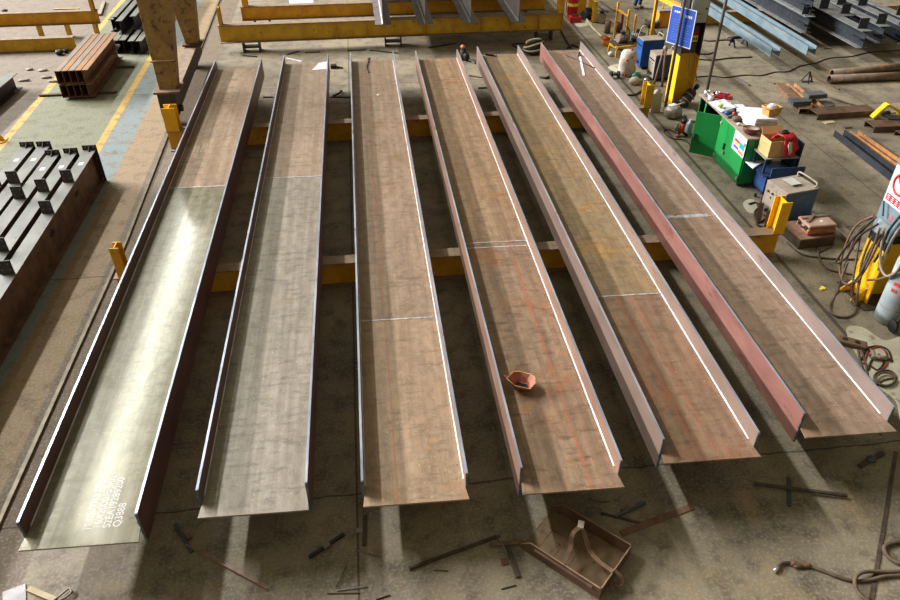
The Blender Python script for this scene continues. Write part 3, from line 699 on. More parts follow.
mb = MB(); mb.lathe([(.05, .52), (.05, .58), (.065, .58), (.065, .66), (.04, .68)], 14, (-.02, 0, .13), 0, mat=rot); mb.build('valve', MAT['navy'], t)
mb = MB(); mb.lathe([(.143, .14), (.143, .17)], 20, (-.02, 0, .13), 0, mat=rot); mb.lathe([(.143, .3), (.143, .33)], 20, (-.02, 0, .13), 0, mat=rot); mb.build('band', MAT['dustgrey'], t)
for k, (pp, lb) in enumerate(((((690, 52), (689, 70), (692, 88), (694, 100)), 'green-grey hose hanging down the yellow foot of the far column, left one'), (((694, 52), (695, 66), (697, 80)), 'green-grey hose hanging down the yellow foot of the far column, right one'))):
    cable('hose', [RY(x, y, 17.66) for x, y in pp], .014, MAT['dustgrey'], lb, 'hose')
# poles and blue sign
pb = G(665, 109); mb = MB(); mb.cyl((pb.x, pb.y, 0), (pb.x, pb.y, 4.5), .04, 12); mb.box(pb.x-.12, pb.x+.12, pb.y-.12, pb.y+.12, 0, .015)
tag(mb.build('steel_pole', M('pole_grey', (112, 106, 98), (90, 85, 79), None, 5, rough=.5, metal=.2)), 'dark steel pole standing in front of the blue sign', 'pole')
p2 = G(706, 95); mb = MB(); mb.cyl((p2.x, p2.y, 0), (p2.x, p2.y, 4.5), .04, 12); mb.box(p2.x-.12, p2.x+.12, p2.y-.12, p2.y+.12, 0, .015)
tag(mb.build('steel_pole', M('pole_grey', (112, 106, 98), (90, 85, 79), None, 5, rough=.5, metal=.2)), 'grey steel pole standing behind the green cabinet', 'pole')
t = thing('blue_sign', 'blue notice board with white border and lines of white writing', 'sign', (pb.x+.06, pb.y+.06, 1.64), math.radians(-60))
Wd, Hh = .76, .92
mb = MB(); mb.box(-Wd/2, Wd/2, 0, .02, 0, Hh); mb.build('panel', MAT['bluesign'], t)
mb = MB()
for a in ((-Wd/2, Wd/2, 0, .02), (-Wd/2, Wd/2, Hh-.02, Hh), (-Wd/2, -Wd/2+.02, .02, Hh-.02), (Wd/2-.02, Wd/2, .02, Hh-.02)): mb.box(a[0], a[1], -.004, 0, a[2], a[3])
mb.build('border', MAT['white'], t)
mb = MB()
for k in range(7): mb.box(.07, .27-.03*(k % 3), -.003, 0, .16+k*.06, .168+k*.06)
for k in range(9): mb.box(-.27, -.06-.03*(k % 2), -.003, 0, .12+k*.06, .126+k*.06)
mb.build('small_writing', M('sign_writing', (120, 146, 206), (110, 136, 198), bump=0), t)
mb = MB()
for k in range(4): mb.box(.07+.055*k, .11+.055*k, -.003, 0, .70, .76); mb.box(-.27+.06*k, -.225+.06*k, -.003, 0, .76, .81)
mb.build('heading', MAT['white'], t)
# stubs and clutter left of the column
sk = thing('white_sack', 'stuffed white woven sack with red print standing beside the blue welding machines', 'sack', G(626, 75))
mb = MB(); mb.lathe([(.20, 0), (.245, .05), (.25, .2), (.24, .36), (.25, .5), (.23, .64), (.17, .71), (.06, .73)], 18, sc=(1.0, .8)); o = mb.build('bag', MAT['sack'], sk)
for v in o.data.vertices: v.co.x += .015*math.sin(v.co.z*14+v.co.y*6); v.co.y += .012*math.sin(v.co.z*11+v.co.x*9)
mb = MB()
for x, z, a in ((-.10, .5, .07), (.04, .58, .05), (-.08, .09, .08)): mb.box(x-a/2, x+a/2, -.212, -.15, z-.022, z+.022)
mb.build('red_print', MAT['redprint'], sk)
mb = MB(); mb.blob((.06, -.02, .735), (.04, .035, .03), 8, 0, .2); mb.build('red_tie', MAT['red'], sk)
def welder(px, py, rz, label, size, front, side, name='welding_machine', grp=None):
    a, b, h = size; t = thing(name, label, 'welding machine', G(px, py), rz, grp)
    mb = MB(); mb.box(0, a, 0, b, .08, h-.03); mb.build('housing', side, t, .012)
    mb = MB(); mb.box(-.01, a+.01, -.01, b+.01, h-.03, h); mb.build('lid', MAT['dustgrey'], t, .01)
    mb = MB(); mb.box(-.016, 0, .01, b-.01, .08, h-.03); f = mb.build('front_panel', front, t, .004)
    for k in range(4):
        y = b*(.2+.2*k); mb = MB(); mb.cyl((-.016, y, h-.18), (-.04, y, h-.18), .020, 10); mb.build('knob', MAT['black'], f)
    for k in range(2):
        y = b*(.35+.3*k); mb = MB(); mb.cyl((-.016, y, h-.28), (-.03, y, h-.28), .015, 10); mb.build('knob', MAT['black'], f)
        mb = MB(); mb.cyl((-.016, y, .2), (-.06, y, .2), .035, 12); mb.build('socket', MAT['black'], f)
    mb = MB(); mb.tube(spline([(a-.06, .06, h), (a-.04, .06, h+.09), (a-.04, b-.06, h+.09), (a-.06, b-.06, h)], 6), .018, 8); mb.build('handle', MAT['dustgrey'], t)
    for x in (.12, a-.12):
        for y in (.03, b-.03):
            mb = MB(); mb.cyl((x, y-.025, .07), (x, y+.025, .07), .07, 14); mb.build('wheel', MAT['black'], t)
    return t
wa = welder(645, 73, .06, 'bright blue welding machine standing behind the dark blue one', (.66, .42, .86), MAT['blue'], MAT['blue'])
wa.location = (8.16, 20.75, 0)
wb = welder(650, 76, .04, 'dark blue welding machine with dusty grey front beside the yellow column foot', (.66, .46, .76), MAT['dustgrey'], MAT['bluedark'])
wb.location = (8.20, 19.72, 0)
wr = welder(771, 225, math.radians(11), 'big blue and grey welding machine between the green cabinet and the orange toolbox', (.72, .60, .76), MAT['dustgrey'], M('faded_blue_enamel', (72, 104, 134), (62, 92, 122), (120, 112, 100), 3, thr=.62, rough=.55))
wr.location = (7.86, 11.52, 0)
mb = MB(); mb.box(.22, .46, .2, .48, .8, .803); mb.build('sticker', MAT['boxgrey'], wr)
t = thing('paint_bucket', 'small yellow bucket with a red band on the floor near the girder ends', 'bucket', G(605.5, 45.5))
mb = MB(); mb.lathe([(.11, 0), (.125, .22), (.13, .28), (.122, .28), (.115, .20), (.10, .02)], 18, cap1=True); mb.build('body', M('bucket_yellow', (240, 170, 30), (232, 160, 28), bump=0, rough=.4), t)
mb = MB(); mb.lathe([(.127, .19), (.133, .29), (.128, .29)], 18, cap0=False, cap1=False); mb.build('red_band', MAT['red'], t)
mb = MB(); mb.lathe([(.118, .262), (.02, .268)], 18); mb.build('contents', MAT['navy'], t)
t = thing('work_trestle', 'low yellow steel trestle loaded with dusty machine parts', 'trestle', G(616, 57.5))
mb = MB(); mb.bar((0, 0, .30), (1.3, .25, .30), .06, .06); mb.bar((-.12, .4, .30), (0, 0, .30), .06, .06); mb.bar((-.12, .4, .3), (1.1, .75, .3), .06, .06); mb.build('frame', MAT['yellow'], t)
for x, y in ((0, 0), (-.12, .4), (1.3, .25), (1.1, .75)):
    mb = MB(); mb.box(x-.03, x+.03, y-.03, y+.03, 0, .27); mb.build('leg', MAT['yellow'], t)
mb = MB(); mb.box(-.1, 1.15, .1, .6, .33, .345); mb.build('top_sheet', MAT['rustdark'], t)
tz = G(616, 57.5)
def lump(name, p, parts, label, cat):
    t = thing(name, label, cat, p)
    for nm, mt, c, r in parts:
        mb = MB(); mb.blob(c, r, 10, 0, .12); mb.build(nm, mt, t)
    return t
def motor(p, rz, label, s=1.0, mt=None, name='electric_motor'):
    t = thing(name, label, 'motor', p, rz); mt = mt or MAT['dustgrey']
    mb = MB(); mb.cyl((-.16*s, 0, .12*s), (.16*s, 0, .12*s), .11*s, 16)
    for k in range(6): mb.cyl((-.13*s+.05*s*k, 0, .12*s), (-.115*s+.05*s*k, 0, .12*s), .122*s, 16)
    mb.build('body', mt, t)
    mb = MB(); mb.cyl((.16*s, 0, .12*s), (.26*s, 0, .12*s), .03*s, 10); mb.build('shaft', MAT['greysteel'], t)
    mb = MB(); mb.box(-.12*s, .12*s, -.1*s, .1*s, 0, .03*s); mb.build('foot', MAT['darksteel'], t)
    mb = MB(); mb.box(-.06*s, .06*s, -.05*s, .05*s, .22*s, .30*s); mb.build('terminal_box', MAT['darksteel'], t); return t
motor((tz.x+.25, tz.y+.38, .345), .3, 'dusty motor on the yellow trestle, left one', 1.1, MAT['dustgrey'])
motor((tz.x+.78, tz.y+.42, .345), -.5, 'dusty motor on the yellow trestle, right one', 1.2, MAT['greysteel'])
lump('rag_bundle', (tz.x+.30, tz.y+.80, .0), (('cloth', MAT['sack'], (0, 0, .18), (.2, .16, .18)), ('knot', MAT['lime'], (.1, .05, .35), (.08, .07, .05))), 'pale rag bundle with lime bit behind the yellow trestle', 'rags')
lump('plastic_bag', G(610.5, 56), (('bag', MAT['white'], (0, 0, .07), (.09, .07, .07)),), 'crumpled white plastic bag on floor under the yellow trestle', 'bag')
# posts and rail
def post(px, py, h, w, mt, label, name='yellow_post', rz=0, lean=(0, 0)):
    p = G(px, py); mb = MB(); mb.bar((p.x, p.y, 0), (p.x+lean[0], p.y+lean[1], h), w, w); mb.box(p.x-w, p.x+w, p.y-w, p.y+w, 0, .012)
    return tag(mb.build(name, mt), label, 'post')
t = thing('guard_rail', 'thin yellow guard rail of two posts and a top bar beside the yellow bucket', 'guard rail', G(614, 38))
q = G(625, 42)-G(614, 38)
mb = MB(); mb.bar((0, 0, 0), (0, 0, 1.15), .06, .06); mb.build('post', MAT['yellow'], t)
mb = MB(); mb.bar((q.x, q.y, 0), (q.x, q.y, 1.02), .06, .06); mb.build('post', MAT['yellow'], t)
mb = MB(); mb.bar((0, 0, .92), (q.x, q.y, .80), .04, .05); mb.build('top_rail', MAT['yellow'], t)
post(633, 38, .75, .06, MAT['yellow'], 'short yellow post right of the yellow guard rail')
for px, py, h, lb in ((607, 33, .42, 'upright rusty pipe stub on the floor, left of the pair'), (617.5, 32, .32, 'upright dark rusty pipe stub on the floor, right of the pair')):
    t = thing('pipe_stub', lb, 'pipe', G(px, py), 0, 'rusty pipe stubs standing by the guard rail'); mb = MB(); mb.lathe([(.10, 0), (.10, h), (.085, h), (.085, .02)], 18); mb.build('tube', MAT['rust'] if h > .4 else MAT['rustdark'], t)
mb = MB(); p = G(621, 30); mb.box(p.x-.04, p.x+.04, p.y-.02, p.y+.02, 0, .55); tag(mb.build('red_marker', MAT['red']), 'thin red-topped marker stake by the guard rail', 'stake')
cable('bent_pipe', [RY(626, 26+0*k, 23.3) if k == 0 else RY(*q_, 23.3) for k, q_ in enumerate(((626, 26), (629.5, 31), (629, 40), (627, 52)))], .025, MAT['tealbottle'], 'bent pale green pipe rising behind the white sack', 'pipe')
cable('bent_pipe', [RY(*q_, 22.2) for q_ in ((637, 41), (641, 30), (644, 26), (648, 29), (648, 42))], .02, MAT['beige'], 'thin cream pipe hoop behind the bright blue welding machine', 'pipe')
p = G(660, 40); mb = MB(); mb.lathe([(.05, 0), (.06, .02), (.06, .22), (.025, .28), (.025, .33)], 14, p); tag(mb.build('green_bottle', MAT['tealbottle']), 'green bottle on the floor left of the blue sign', 'bottle')
t = thing('orange_bin', 'orange-yellow steel bin behind the blue sign', 'bin', G(664, 25))
mb = MB(); mb.box(-.33, .33, -.25, .25, 0, .5); mb.build('body', M('bin_orange', (232, 150, 28), (216, 136, 26), bump=0), t, .02)
mb = MB(); mb.box(-.36, .36, -.28, .28, .5, .56); mb.build('rim', MAT['dustgrey'], t)
mb = MB(); mb.tube(spline([(-.15, 0, .56), (-.1, 0, .9), (.1, 0, .9), (.15, 0, .56)], 5), .025); mb.build('handle', MAT['yellow'], t)
# yellow overhead bar near the top edge
pp0 = G(650, 43); a, b = RY(656, -6, pp0.y), RY(690, 12, 18.35)
t = thing('yellow_stand', 'tall yellow post with a bar running from it to the far building column', 'stand', pp0)
mb = MB(); mb.bar((0, 0, 0), (0, 0, a.z), .09, .09); mb.build('post', MAT['yellow'], t)
mb = MB(); mb.bar((0, -.05, a.z-.06), b-pp0, .16, .12); mb.build('bar', MAT['yellow'], t)
# red extinguishers and yellow uprights at the far side
t = thing('fire_extinguisher', 'red fire extinguisher with yellow band standing beyond the right end of the yellow girders', 'fire extinguisher', G(572, 17))
mb = MB(); mb.lathe([(.17, 0), (.19, .03), (.19, .62), (.15, .74), (.05, .8)], 18); mb.build('body', MAT['red'], t)
mb = MB(); mb.lathe([(.193, .40), (.193, .50)], 18, cap0=False, cap1=False); mb.build('yellow_band', MAT['posteryel'], t)
mb = MB(); mb.lathe([(.04, .8), (.04, .88), (.07, .9), (.03, .93)], 12); mb.build('valve', MAT['black'], t)
mb = MB(); mb.tube(spline([(.04, 0, .88), (-.2, -.02, .84), (-.26, -.02, .5), (-.22, -.03, .2)], 6), .03); mb.build('hose', MAT['sack'], t)
t = thing('red_box', 'squat red box in front of the fire extinguisher', 'box', G(571.5, 18.5)); mb = MB(); mb.box(-.2, .2, -.22, .08, 0, .2); mb.build('body', MAT['red'], t, .02); mb = MB(); mb.box(-.12, .12, -.15, .0, .2, .24); mb.build('lid', MAT['navy'], t)
t.location.y -= .35
for px, py, h, lb in ((578.5, 14, 1.3, 'yellow upright right beside the fire extinguisher'), (583, 13, 1.3, 'yellow upright second from the fire extinguisher'), (590, 10, 1.2, 'yellow upright third from the fire extinguisher'), (593.5, 22, .7, 'short yellow upright in front of the row of yellow uprights')):
    t = thing('yellow_upright', lb, 'upright', G(px, py), 0, 'yellow uprights by the extinguisher'); mb = MB(); mb.box(-.06, .06, -.1, -.085, 0, h); mb.box(-.06, .06, .085, .1, 0, h); mb.box(-.008, .008, -.085, .085, 0, h); mb.build('section', MAT['mustard'], t); mb = MB(); mb.box(-.08, .08, -.12, .12, 0, .012); mb.build('foot', MAT['rustdark'], t)
motor(G(587.5, 19), .4, 'dark pump by the short yellow upright, left one', 1.3, MAT['darksteel'], 'pump')
motor(G(601, 22), 1.2, 'dark pump by the short yellow upright, right one', 1.3, MAT['dustgrey'], 'pump')
cable('floor_pipe', on_floor(((583, 14), (592, 27), (602, 37)), .04), .04, MAT['beige'], 'tan pipe on the floor leading to the yellow bucket', 'pipe')
for k, (pp, r, lb) in enumerate(((((592, 2), (601, 8), (608, 12)), .03, 'tan hose crossing the floor left of the guard rail at the top edge'), (((600, 1), (607, 6), (615, 11)), .03, 'second tan hose crossing the floor behind the guard rail'),
        (((646, 20), (650, 24), (653, 31), (656, 36)), .04, 'dark hose lying by the orange bin'))):
    cable('hose', on_floor(pp, r), r, MAT['cable'] if k < 2 else MAT['darkcable'], lb, 'hose')
lump('scrap_heap', G(652, 27), (('lump', MAT['rustdark'], (0, 0, .1), (.3, .2, .12)), ('piece', MAT['dustgrey'], (.15, -.05, .2), (.12, .1, .07))), 'small rusty scrap heap left of the blue sign', 'scrap')
t = thing('valve_block', 'dark pair of small wheels on the floor beside the right flange near the white sack', 'roller', G(614, 78))
for x in (-.1, .12):
    mb = MB(); mb.cyl((x-.03, 0, .1), (x+.03, 0, .1), .1, 14); mb.build('wheel', MAT['black'], t)
mb = MB(); mb.cyl((-.1, 0, .1), (.12, 0, .1), .03); mb.build('axle', MAT['darksteel'], t)
t.name = 'roller'
cable('cable', on_floor(((621, 94), (632, 95), (640, 92), (648, 84), (651, 76)), .025), .025, MAT['darkcable'], 'dark cable looping over floor below the white sack')
lump('rag_heap', G(638, 84), (('cloth', MAT['sack'], (-.12, 0, .1), (.16, .14, .12)), ('scrap', MAT['tealbottle'], (.0, .22, .14), (.14, .1, .12)), ('can', MAT['chrome'], (.22, -.02, .09), (.09, .09, .09))), 'heap of pale and green rags right of the white sack', 'rags')
t = thing('tool_rack', 'two rusty rods leaning together between dark blue welder and yellow column foot', 'rods', G(662, 86))
mb = MB(); mb.cyl((-.25, .0, 0), (.02, .35, .95), .03); mb.build('rod', MAT['rust'], t); mb = MB(); mb.cyl((-.02, -.05, 0), (.06, .33, .95), .035); mb.build('rod', MAT['rust'], t)
mb = MB(); mb.blob((.06, .34, .93), (.07, .06, .09), 8, 0, .2); mb.build('head', MAT['dustgrey'], t)
t = thing('wooden_post', 'pale board stub standing upright in front of the far yellow column foot', 'board', G(654.5, 112))
mb = MB(); mb.box(-.13, .13, -.05, .05, 0, .52); mb.build('board', MAT['beige'], t, .008); mb = MB(); mb.blob((0, 0, .55), (.1, .06, .07), 8, 0, .3); mb.build('rag', MAT['sack'], t); t.name = 'pale_board'
t = thing('foil_bag', 'crumpled silver foil bag of rubbish on the floor left of the green cabinet', 'rubbish bag', G(672, 117))
mb = MB(); mb.lathe([(.15, 0), (.22, .06), (.22, .2), (.14, .3)], 14); o = mb.build('bag', MAT['silverbag'], t)
for v in o.data.vertices: v.co += Vector((random.uniform(-.02, .02), random.uniform(-.02, .02), random.uniform(-.015, .015) if v.co.z > .02 else 0))
mb = MB(); mb.blob((0, .02, .30), (.13, .11, .05), 9, 0, .25); mb.build('rubbish', MAT['white'], t)
mb = MB(); mb.cyl((.02, 0, .30), (.30, .05, .36), .02); mb.build('stick', MAT['beige'], t)
t = thing('angle_grinder', 'orange and black hand grinder standing on the floor left of the green door', 'power tool', G(680, 136))
mb = MB(); mb.cyl((0, 0, .10), (.03, .02, .32), .065, 14); mb.build('motor_body', MAT['orange'], t)
mb = MB(); mb.cyl((.03, .02, .32), (.05, .02, .42), .06, 14); mb.build('cap', MAT['black'], t)
mb = MB(); mb.bar((-.02, 0, .10), (-.10, -.05, .02), .05, .05); mb.bar((.03, 0, .12), (.16, -.06, .02), .05, .05); mb.build('guard_foot', MAT['black'], t)
mb = MB(); mb.blob((-.1, -.06, .04), (.05, .05, .04), 8); mb.build('orange_foot', MAT['orange'], t)
mb = MB(); mb.cyl((-.10, .03, .12), (-.11, .05, .33), .045, 10); mb.build('side_handle', MAT['dustgrey'], t)
cable('cable', on_floor(((678, 134), (670, 130), (664, 131), (671, 138), (684, 140), (692, 146)), .015), .015, MAT['darkcable'], 'thin dark flex on floor around the orange hand grinder')
p = G(688, 134); mb = MB(); mb.lathe([(.075, 0), (.08, .02), (.08, .26), (.03, .34), (.03, .38)], 14, p); tag(mb.build('water_bottle', MAT['clear']), 'clear plastic water bottle standing against the open green door', 'bottle')
mb = MB(); a, b = G(684, 108), G(700, 124); mb.bar(a+Vector((.0, .1, .03)), b+Vector((-.06, .1, .03)), .36, .05); 
tag(mb.build('grey_plank', MAT['dustgrey']), 'dusty grey plank on the floor behind the foil bag', 'plank')

# green cabinet
CX0, CX1, CY0, CY1, CZ = 7.80, 8.44, 13.27, 15.80, 1.12
t = thing('tool_cabinet', 'green steel tool cabinet with one door swung open and a coloured chart', 'cabinet', (CX0, CY0, 0)); cw, cl = CX1-CX0, CY1-CY0
mb = MB(); mb.box(.02, cw, 0, .02, .06, CZ-.03); mb.box(.02, cw, cl-.02, cl, .06, CZ-.03); mb.box(cw-.02, cw, .02, cl-.02, .06, CZ-.03); mb.box(.02, cw-.02, .02, cl-.02, .06, .08); mb.box(.02, cw-.02, 1.28, 1.30, .08, CZ-.03)
mb.build('carcass', MAT['green'], t)
mb = MB(); mb.box(.06, cw-.021, 1.301, cl-.021, .08, .085); mb.box(cw-.026, cw-.021, 1.301, cl-.021, .085, CZ-.031); mb.box(.06, cw-.03, cl-.026, cl-.021, .085, CZ-.031); mb.box(.06, cw-.03, 1.301, 1.306, .085, CZ-.031); mb.build('lining', MAT['greendark'], t)  # added thin dark panels: shade of the open compartment painted in, no real lining
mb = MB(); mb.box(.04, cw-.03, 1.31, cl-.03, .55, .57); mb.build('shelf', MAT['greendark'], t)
mb = MB(); mb.box(-.03, cw+.03, -.03, cl+.03, CZ-.03, CZ); mb.build('worktop', MAT['dustgrey'], t)
for x, y in ((.06, .06), (cw-.06, .06), (.06, cl-.06), (cw-.06, cl-.06)):
    mb = MB(); mb.box(x-.03, x+.03, y-.03, y+.03, 0, .06); mb.build('foot', MAT['greendark'], t)
def door(y0, y1, label=None, ang=0, hinge=None):
    L = y1-y0; d = bpy.data.objects.new('x', None)
    mb = MB(); mb.box(-.01, .012, 0, L, .08, CZ-.05); o = mb.build('door', MAT['green'], t, .004)
    o.location = (0, y0, 0)
    if ang: o.rotation_euler = (0, 0, ang)
    return o
d1 = door(.02, .90); d2 = door(.905, 1.29)
mb = MB(); mb.box(-.045, -.01, .84, .875, .48, .62); mb.build('handle', MAT['black'], d1)
mb = MB(); mb.cyl((-.01, .83, .42), (-.05, .83, .42), .03); mb.build('padlock', MAT['rust'], d1)
for dd, ys in ((d1, (.04,)), (d2, (.33,))):
    for z in (.18, .95):
        mb = MB(); mb.box(-.03, -.01, ys[0]-.03, ys[0]+.03, z-.03, z+.03); mb.build('hinge', MAT['dustgrey'], dd)
d3 = door(1.31, 1.86, None, math.radians(52)); mb = MB(); mb.box(-.045, -.01, .47, .50, .42, .56); mb.build('handle', MAT['black'], d3)
d4 = door(1.86, 2.12, None, 0); d4.location = (0, cl-.36, 0); d4.rotation_euler = (0, 0, math.radians(158))
pst = thing('colour_chart', 'white notice sheet with rows of coloured bars stuck on the green cabinet door', 'notice', (CX0-.012, CY0+.55, .66)); 
mb = MB(); mb.box(-.003, 0, -.54, .02, 0, .42); mb.build('paper', MAT['white'], pst)
for m_, ya, za in (('posterred', -.04, .20), ('posteryel', -.04, .13), ('posterpur', -.04, .06), ('postergrn', -.275, .20), ('posterblu', -.275, .14), ('posterpnk', -.275, .085), ('posterorg', -.275, .03)):
    mb = MB(); mb.box(-.0045, -.003, ya-.235, ya, za, za+.062); mb.build('colour_bar', MAT[m_], pst)
mb = MB()
for k in range(4): mb.box(-.0045, -.003, -.45+.05*(k % 2), -.06, .285+.03*k, .293+.03*k)
mb.build('writing', MAT['postertxt'], pst)
# clutter on the cabinet top
def top(px, py, dz=0.0):
    p = G(px, py, CZ+dz); p.x = min(max(p.x, CX0+.08), CX1-.08); p.y = min(max(p.y, CY0+.1), CY1-.09); return p
def crumple(name, pts, z, mat, label, cat, amp=.02, thick=.012):
    """a sheet with folds: a grid over four corner pixels"""
    A, B, Cc, D = [G(x, y, z) for x, y in pts]; n = 10; vs = []
    for i in range(n+1):
        for j in range(n+1):
            p = (A*(1-i/n)+B*(i/n))*(1-j/n) + (D*(1-i/n)+Cc*(i/n))*(j/n)
            vs.append((p.x+random.uniform(-.008, .008), p.y+random.uniform(-.008, .008), z+thick+abs(random.gauss(0, amp))*.45))
    m = (n+1)**2; lo = [(x, y, z+.001) for x, y, zz in vs]; fs = []
    for i in range(n):
        for j in range(n):
            q = (i*(n+1)+j, i*(n+1)+j+1, (i+1)*(n+1)+j+1, (i+1)*(n+1)+j); fs += [q, tuple(m+k for k in reversed(q))]
    edge = [j for j in range(n)] + [i*(n+1)+n for i in range(n)] + [n*(n+1)+n-j for j in range(n)] + [(n-i)*(n+1) for i in range(n)]
    for k in range(len(edge)): a, b = edge[k], edge[(k+1) % len(edge)]; fs.append((b, a, m+a, m+b))
    mb = MB(); mb.add(vs+lo, fs, 0, True); return tag(mb.build(name, mat), label, cat)
crumple('drawing_sheet', ((709, 103), (724, 99.5), (738, 108), (722, 113)), CZ, MAT['white'], 'big crumpled white sheet over the far half of the green cabinet top', 'sheet')
crumple('drawing_sheet', ((731, 105), (743, 105), (752, 113), (741, 120)), CZ, MAT['white'], 'second crumpled white sheet on the green cabinet top near its middle', 'sheet')
t = thing('red_tray', 'flat red tray with small parts at the far end of the cabinet top', 'tray', top(721, 97), -.5)
mb = MB(); mb.box(-.2, .2, -.12, .12, 0, .02); mb.build('base', MAT['red'], t); mb = MB(); mb.box(-.2, .2, -.13, -.115, 0, .06); mb.box(-.2, .2, .115, .13, 0, .06); mb.box(-.2, -.185, -.115, .115, 0, .06); mb.box(.185, .2, -.115, .115, 0, .06); mb.build('rim', MAT['red'], t)
mb = MB(); mb.blob((.08, .02, .04), (.06, .04, .03), 8, 0, .2); mb.build('blue_part', MAT['blue'], t)
k = 0
for px, py, r, h, mt, lb in ((697, 97, .06, .12, 'sack', 'pale paper cup at the far left corner of the cabinet top'), (702, 96, .045, .09, 'chrome', 'small metal cup at the far end of the cabinet top'), (706, 93, .07, .13, 'chrome', 'larger dented metal can at the far end of the cabinet top'), (709.5, 97, .06, .10, 'white', 'white mug beside the metal can on the cabinet top'), (717, 93.5, .05, .12, 'chrome', 'small tin behind the red tray on the cabinet top')):
    mb = MB(); mb.lathe([(r*.85, 0), (r, h*.3), (r*1.05, h), (r*.9, h), (r*.8, h*.2)], 14, top(px, py+3)); tag(mb.build('metal_can' if mt == 'chrome' else 'drinking_cup', MAT[mt]), lb, 'can' if mt == 'chrome' else 'cup')
mb = MB(); c = top(720.5, 107, .035); mb.bar(c+Vector((-.06, -.05, .03)), c+Vector((.06, .05, .03)), .05, .05); tag(mb.build('lime_tool', MAT['lime']), 'small lime-green object on the far white sheet of the cabinet', 'tool')
lump('wire_reel', top(725, 115), (('reel', MAT['blue'], (0, 0, .05), (.07, .07, .05)), ('wire', MAT['cable'], (.12, .04, .05), (.09, .06, .05)), ('dark_end', MAT['black'], (.2, .1, .06), (.05, .05, .05))), 'blue wire reel near the front edge of the cabinet top', 'reel')
t = thing('hand_tool', 'grey hand tool with orange knob on the cabinet top', 'tool', top(731, 117)); mb = MB(); mb.bar((-.12, -.06, .03), (.06, .02, .03), .04, .04); mb.build('shank', MAT['greysteel'], t); mb = MB(); mb.blob((.08, .06, .05), (.04, .04, .04), 8); mb.build('knob', MAT['orange'], t)
lump('work_glove', top(737, 121), (('palm', MAT['cable'], (0, 0, .05), (.13, .09, .06)), ('fold', MAT['leather'], (.1, .03, .07), (.07, .08, .05))), 'brown work glove heap near the middle of the cabinet top', 'glove')
mb = MB(); mb.blob(top(738, 124, .03), (.05, .04, .03), 8); tag(mb.build('white_scrap', MAT['white']), 'small white lump beside the brown gloves on the cabinet', 'scrap')
t = thing('hard_hat', 'red-brown hard hat lying upside down at the near end of the cabinet top', 'hard hat', top(750, 134), -.5)
mb = MB(); mb.lathe([(.04, 0), (.11, .03), (.145, .09), (.155, .14), (.145, .14), (.13, .09), (.09, .04), (.03, .02)], 20, sc=(1.15, .92)); mb.build('shell', MAT['helmet'], t)
mb = MB(); mb.lathe([(.12, .125), (.10, .10), (.05, .08)], 16, cap0=False, sc=(1.15, .92)); mb.build('lining', MAT['dustgrey'], t)
mb = MB(); mb.tube(spline([(-.15, -.06, .14), (-.08, -.13, .145), (.06, -.145, .145), (.16, -.08, .14)], 5), .015, 6); mb.build('brim', MAT['helmet'], t)
# folded white cloths in a pile
b_, rz_, L1, L2 = frame3((741, 108), (755, 125), (782, 119), CZ+.0)
sp = Vector((8.0, 13.75, CZ)); lay = ['bottom', 'second', 'third', 'top']
a_, b_, c_ = G(739, 109, CZ+.12), G(754, 123, CZ+.12), G(781, 116, CZ+.12)
for k in range(4):
    mb = MB(); z0 = CZ+.002+k*.072; pts = [Vector((8.02, 13.56, 0)), Vector((8.50, 13.50, 0)), Vector((8.56, 14.12, 0)), Vector((8.00, 14.30, 0))]
    cc = sum(pts, Vector())/4; j = [p + (cc-p)*random.uniform(.0, .07) for p in pts]
    mb.prism([(p.x, p.y) for p in j], 'z', z0, z0+.070)
    o = mb.build('folded_cloth', MAT['white'] if k in (1, 3) else MAT['sack'], bevel=.02); tag(o, f'folded white cloth in the pile on the near end of the cabinet, {lay[k]} one', 'cloth', 'folded white cloths on the cabinet')
t = thing('wicker_basket', 'small tan basket of white paper on the pile of folded cloths', 'basket', (8.42, 13.74, CZ+.292), .2)
mb = MB(); mb.hexa([(-.13, -.10, 0), (.13, -.10, 0), (.13, .10, 0), (-.13, .10, 0), (-.16, -.12, .17), (.16, -.12, .17), (.16, .12, .17), (-.16, .12, .17)]); mb.build('body', MAT['wicker'], t)
mb = MB(); mb.tube([(-.16, -.12, .17), (.16, -.12, .17), (.16, .12, .17), (-.16, .12, .17)], .02, 6, 0, True); mb.build('rim', MAT['wicker'], t)
mb = MB(); mb.blob((.0, 0, .18), (.12, .09, .05), 9, 0, .25); mb.build('paper', MAT['white'], t)
# blue stand at the near side of the cabinet, with the cardboard box
t = thing('blue_stand', 'blue steel stand with tray at the near end of the green cabinet', 'stand', (7.98, 12.72, 0)); SZ = .90
mb = MB(); mb.box(-.02, .70, 0, .52, SZ-.02, SZ); mb.build('top_shelf', MAT['dustgrey'], t)
mb = MB(); mb.box(.70, .73, .0, .52, .05, SZ+.30); mb.build('side_panel', MAT['navy'], t)
mb = MB(); mb.box(.14, .68, .05, .52, .08, .56); mb.build('body', M('stand_blue', (30, 62, 112), (26, 54, 98), None, 3), t)
mb = MB(); mb.box(-.05, .70, -.14, .52, .56, .58); mb.build('lower_shelf', MAT['navy'], t)
mb = MB(); mb.box(.08, .80, -.16, -.14, .54, .76); mb.build('tray_front', M('tray_blue', (52, 72, 100), (42, 60, 86), None, 3), t)
for x in (.0, .64):
    for y in (.02, .46):
        mb = MB(); mb.box(x, x+.04, y, y+.04, .58, SZ-.02); mb.build('upright', MAT['navy'], t)
        mb = MB(); mb.box(x, x+.04, y+.04, y+.08, 0, .08); mb.build('leg', MAT['navy'], t)
crumple('paper_sheet', ((744, 161), (753, 169), (765, 162), (757, 157.5)), .585, MAT['white'], 'white papers lying on the lower shelf of the blue stand', 'paper', .015, .008)
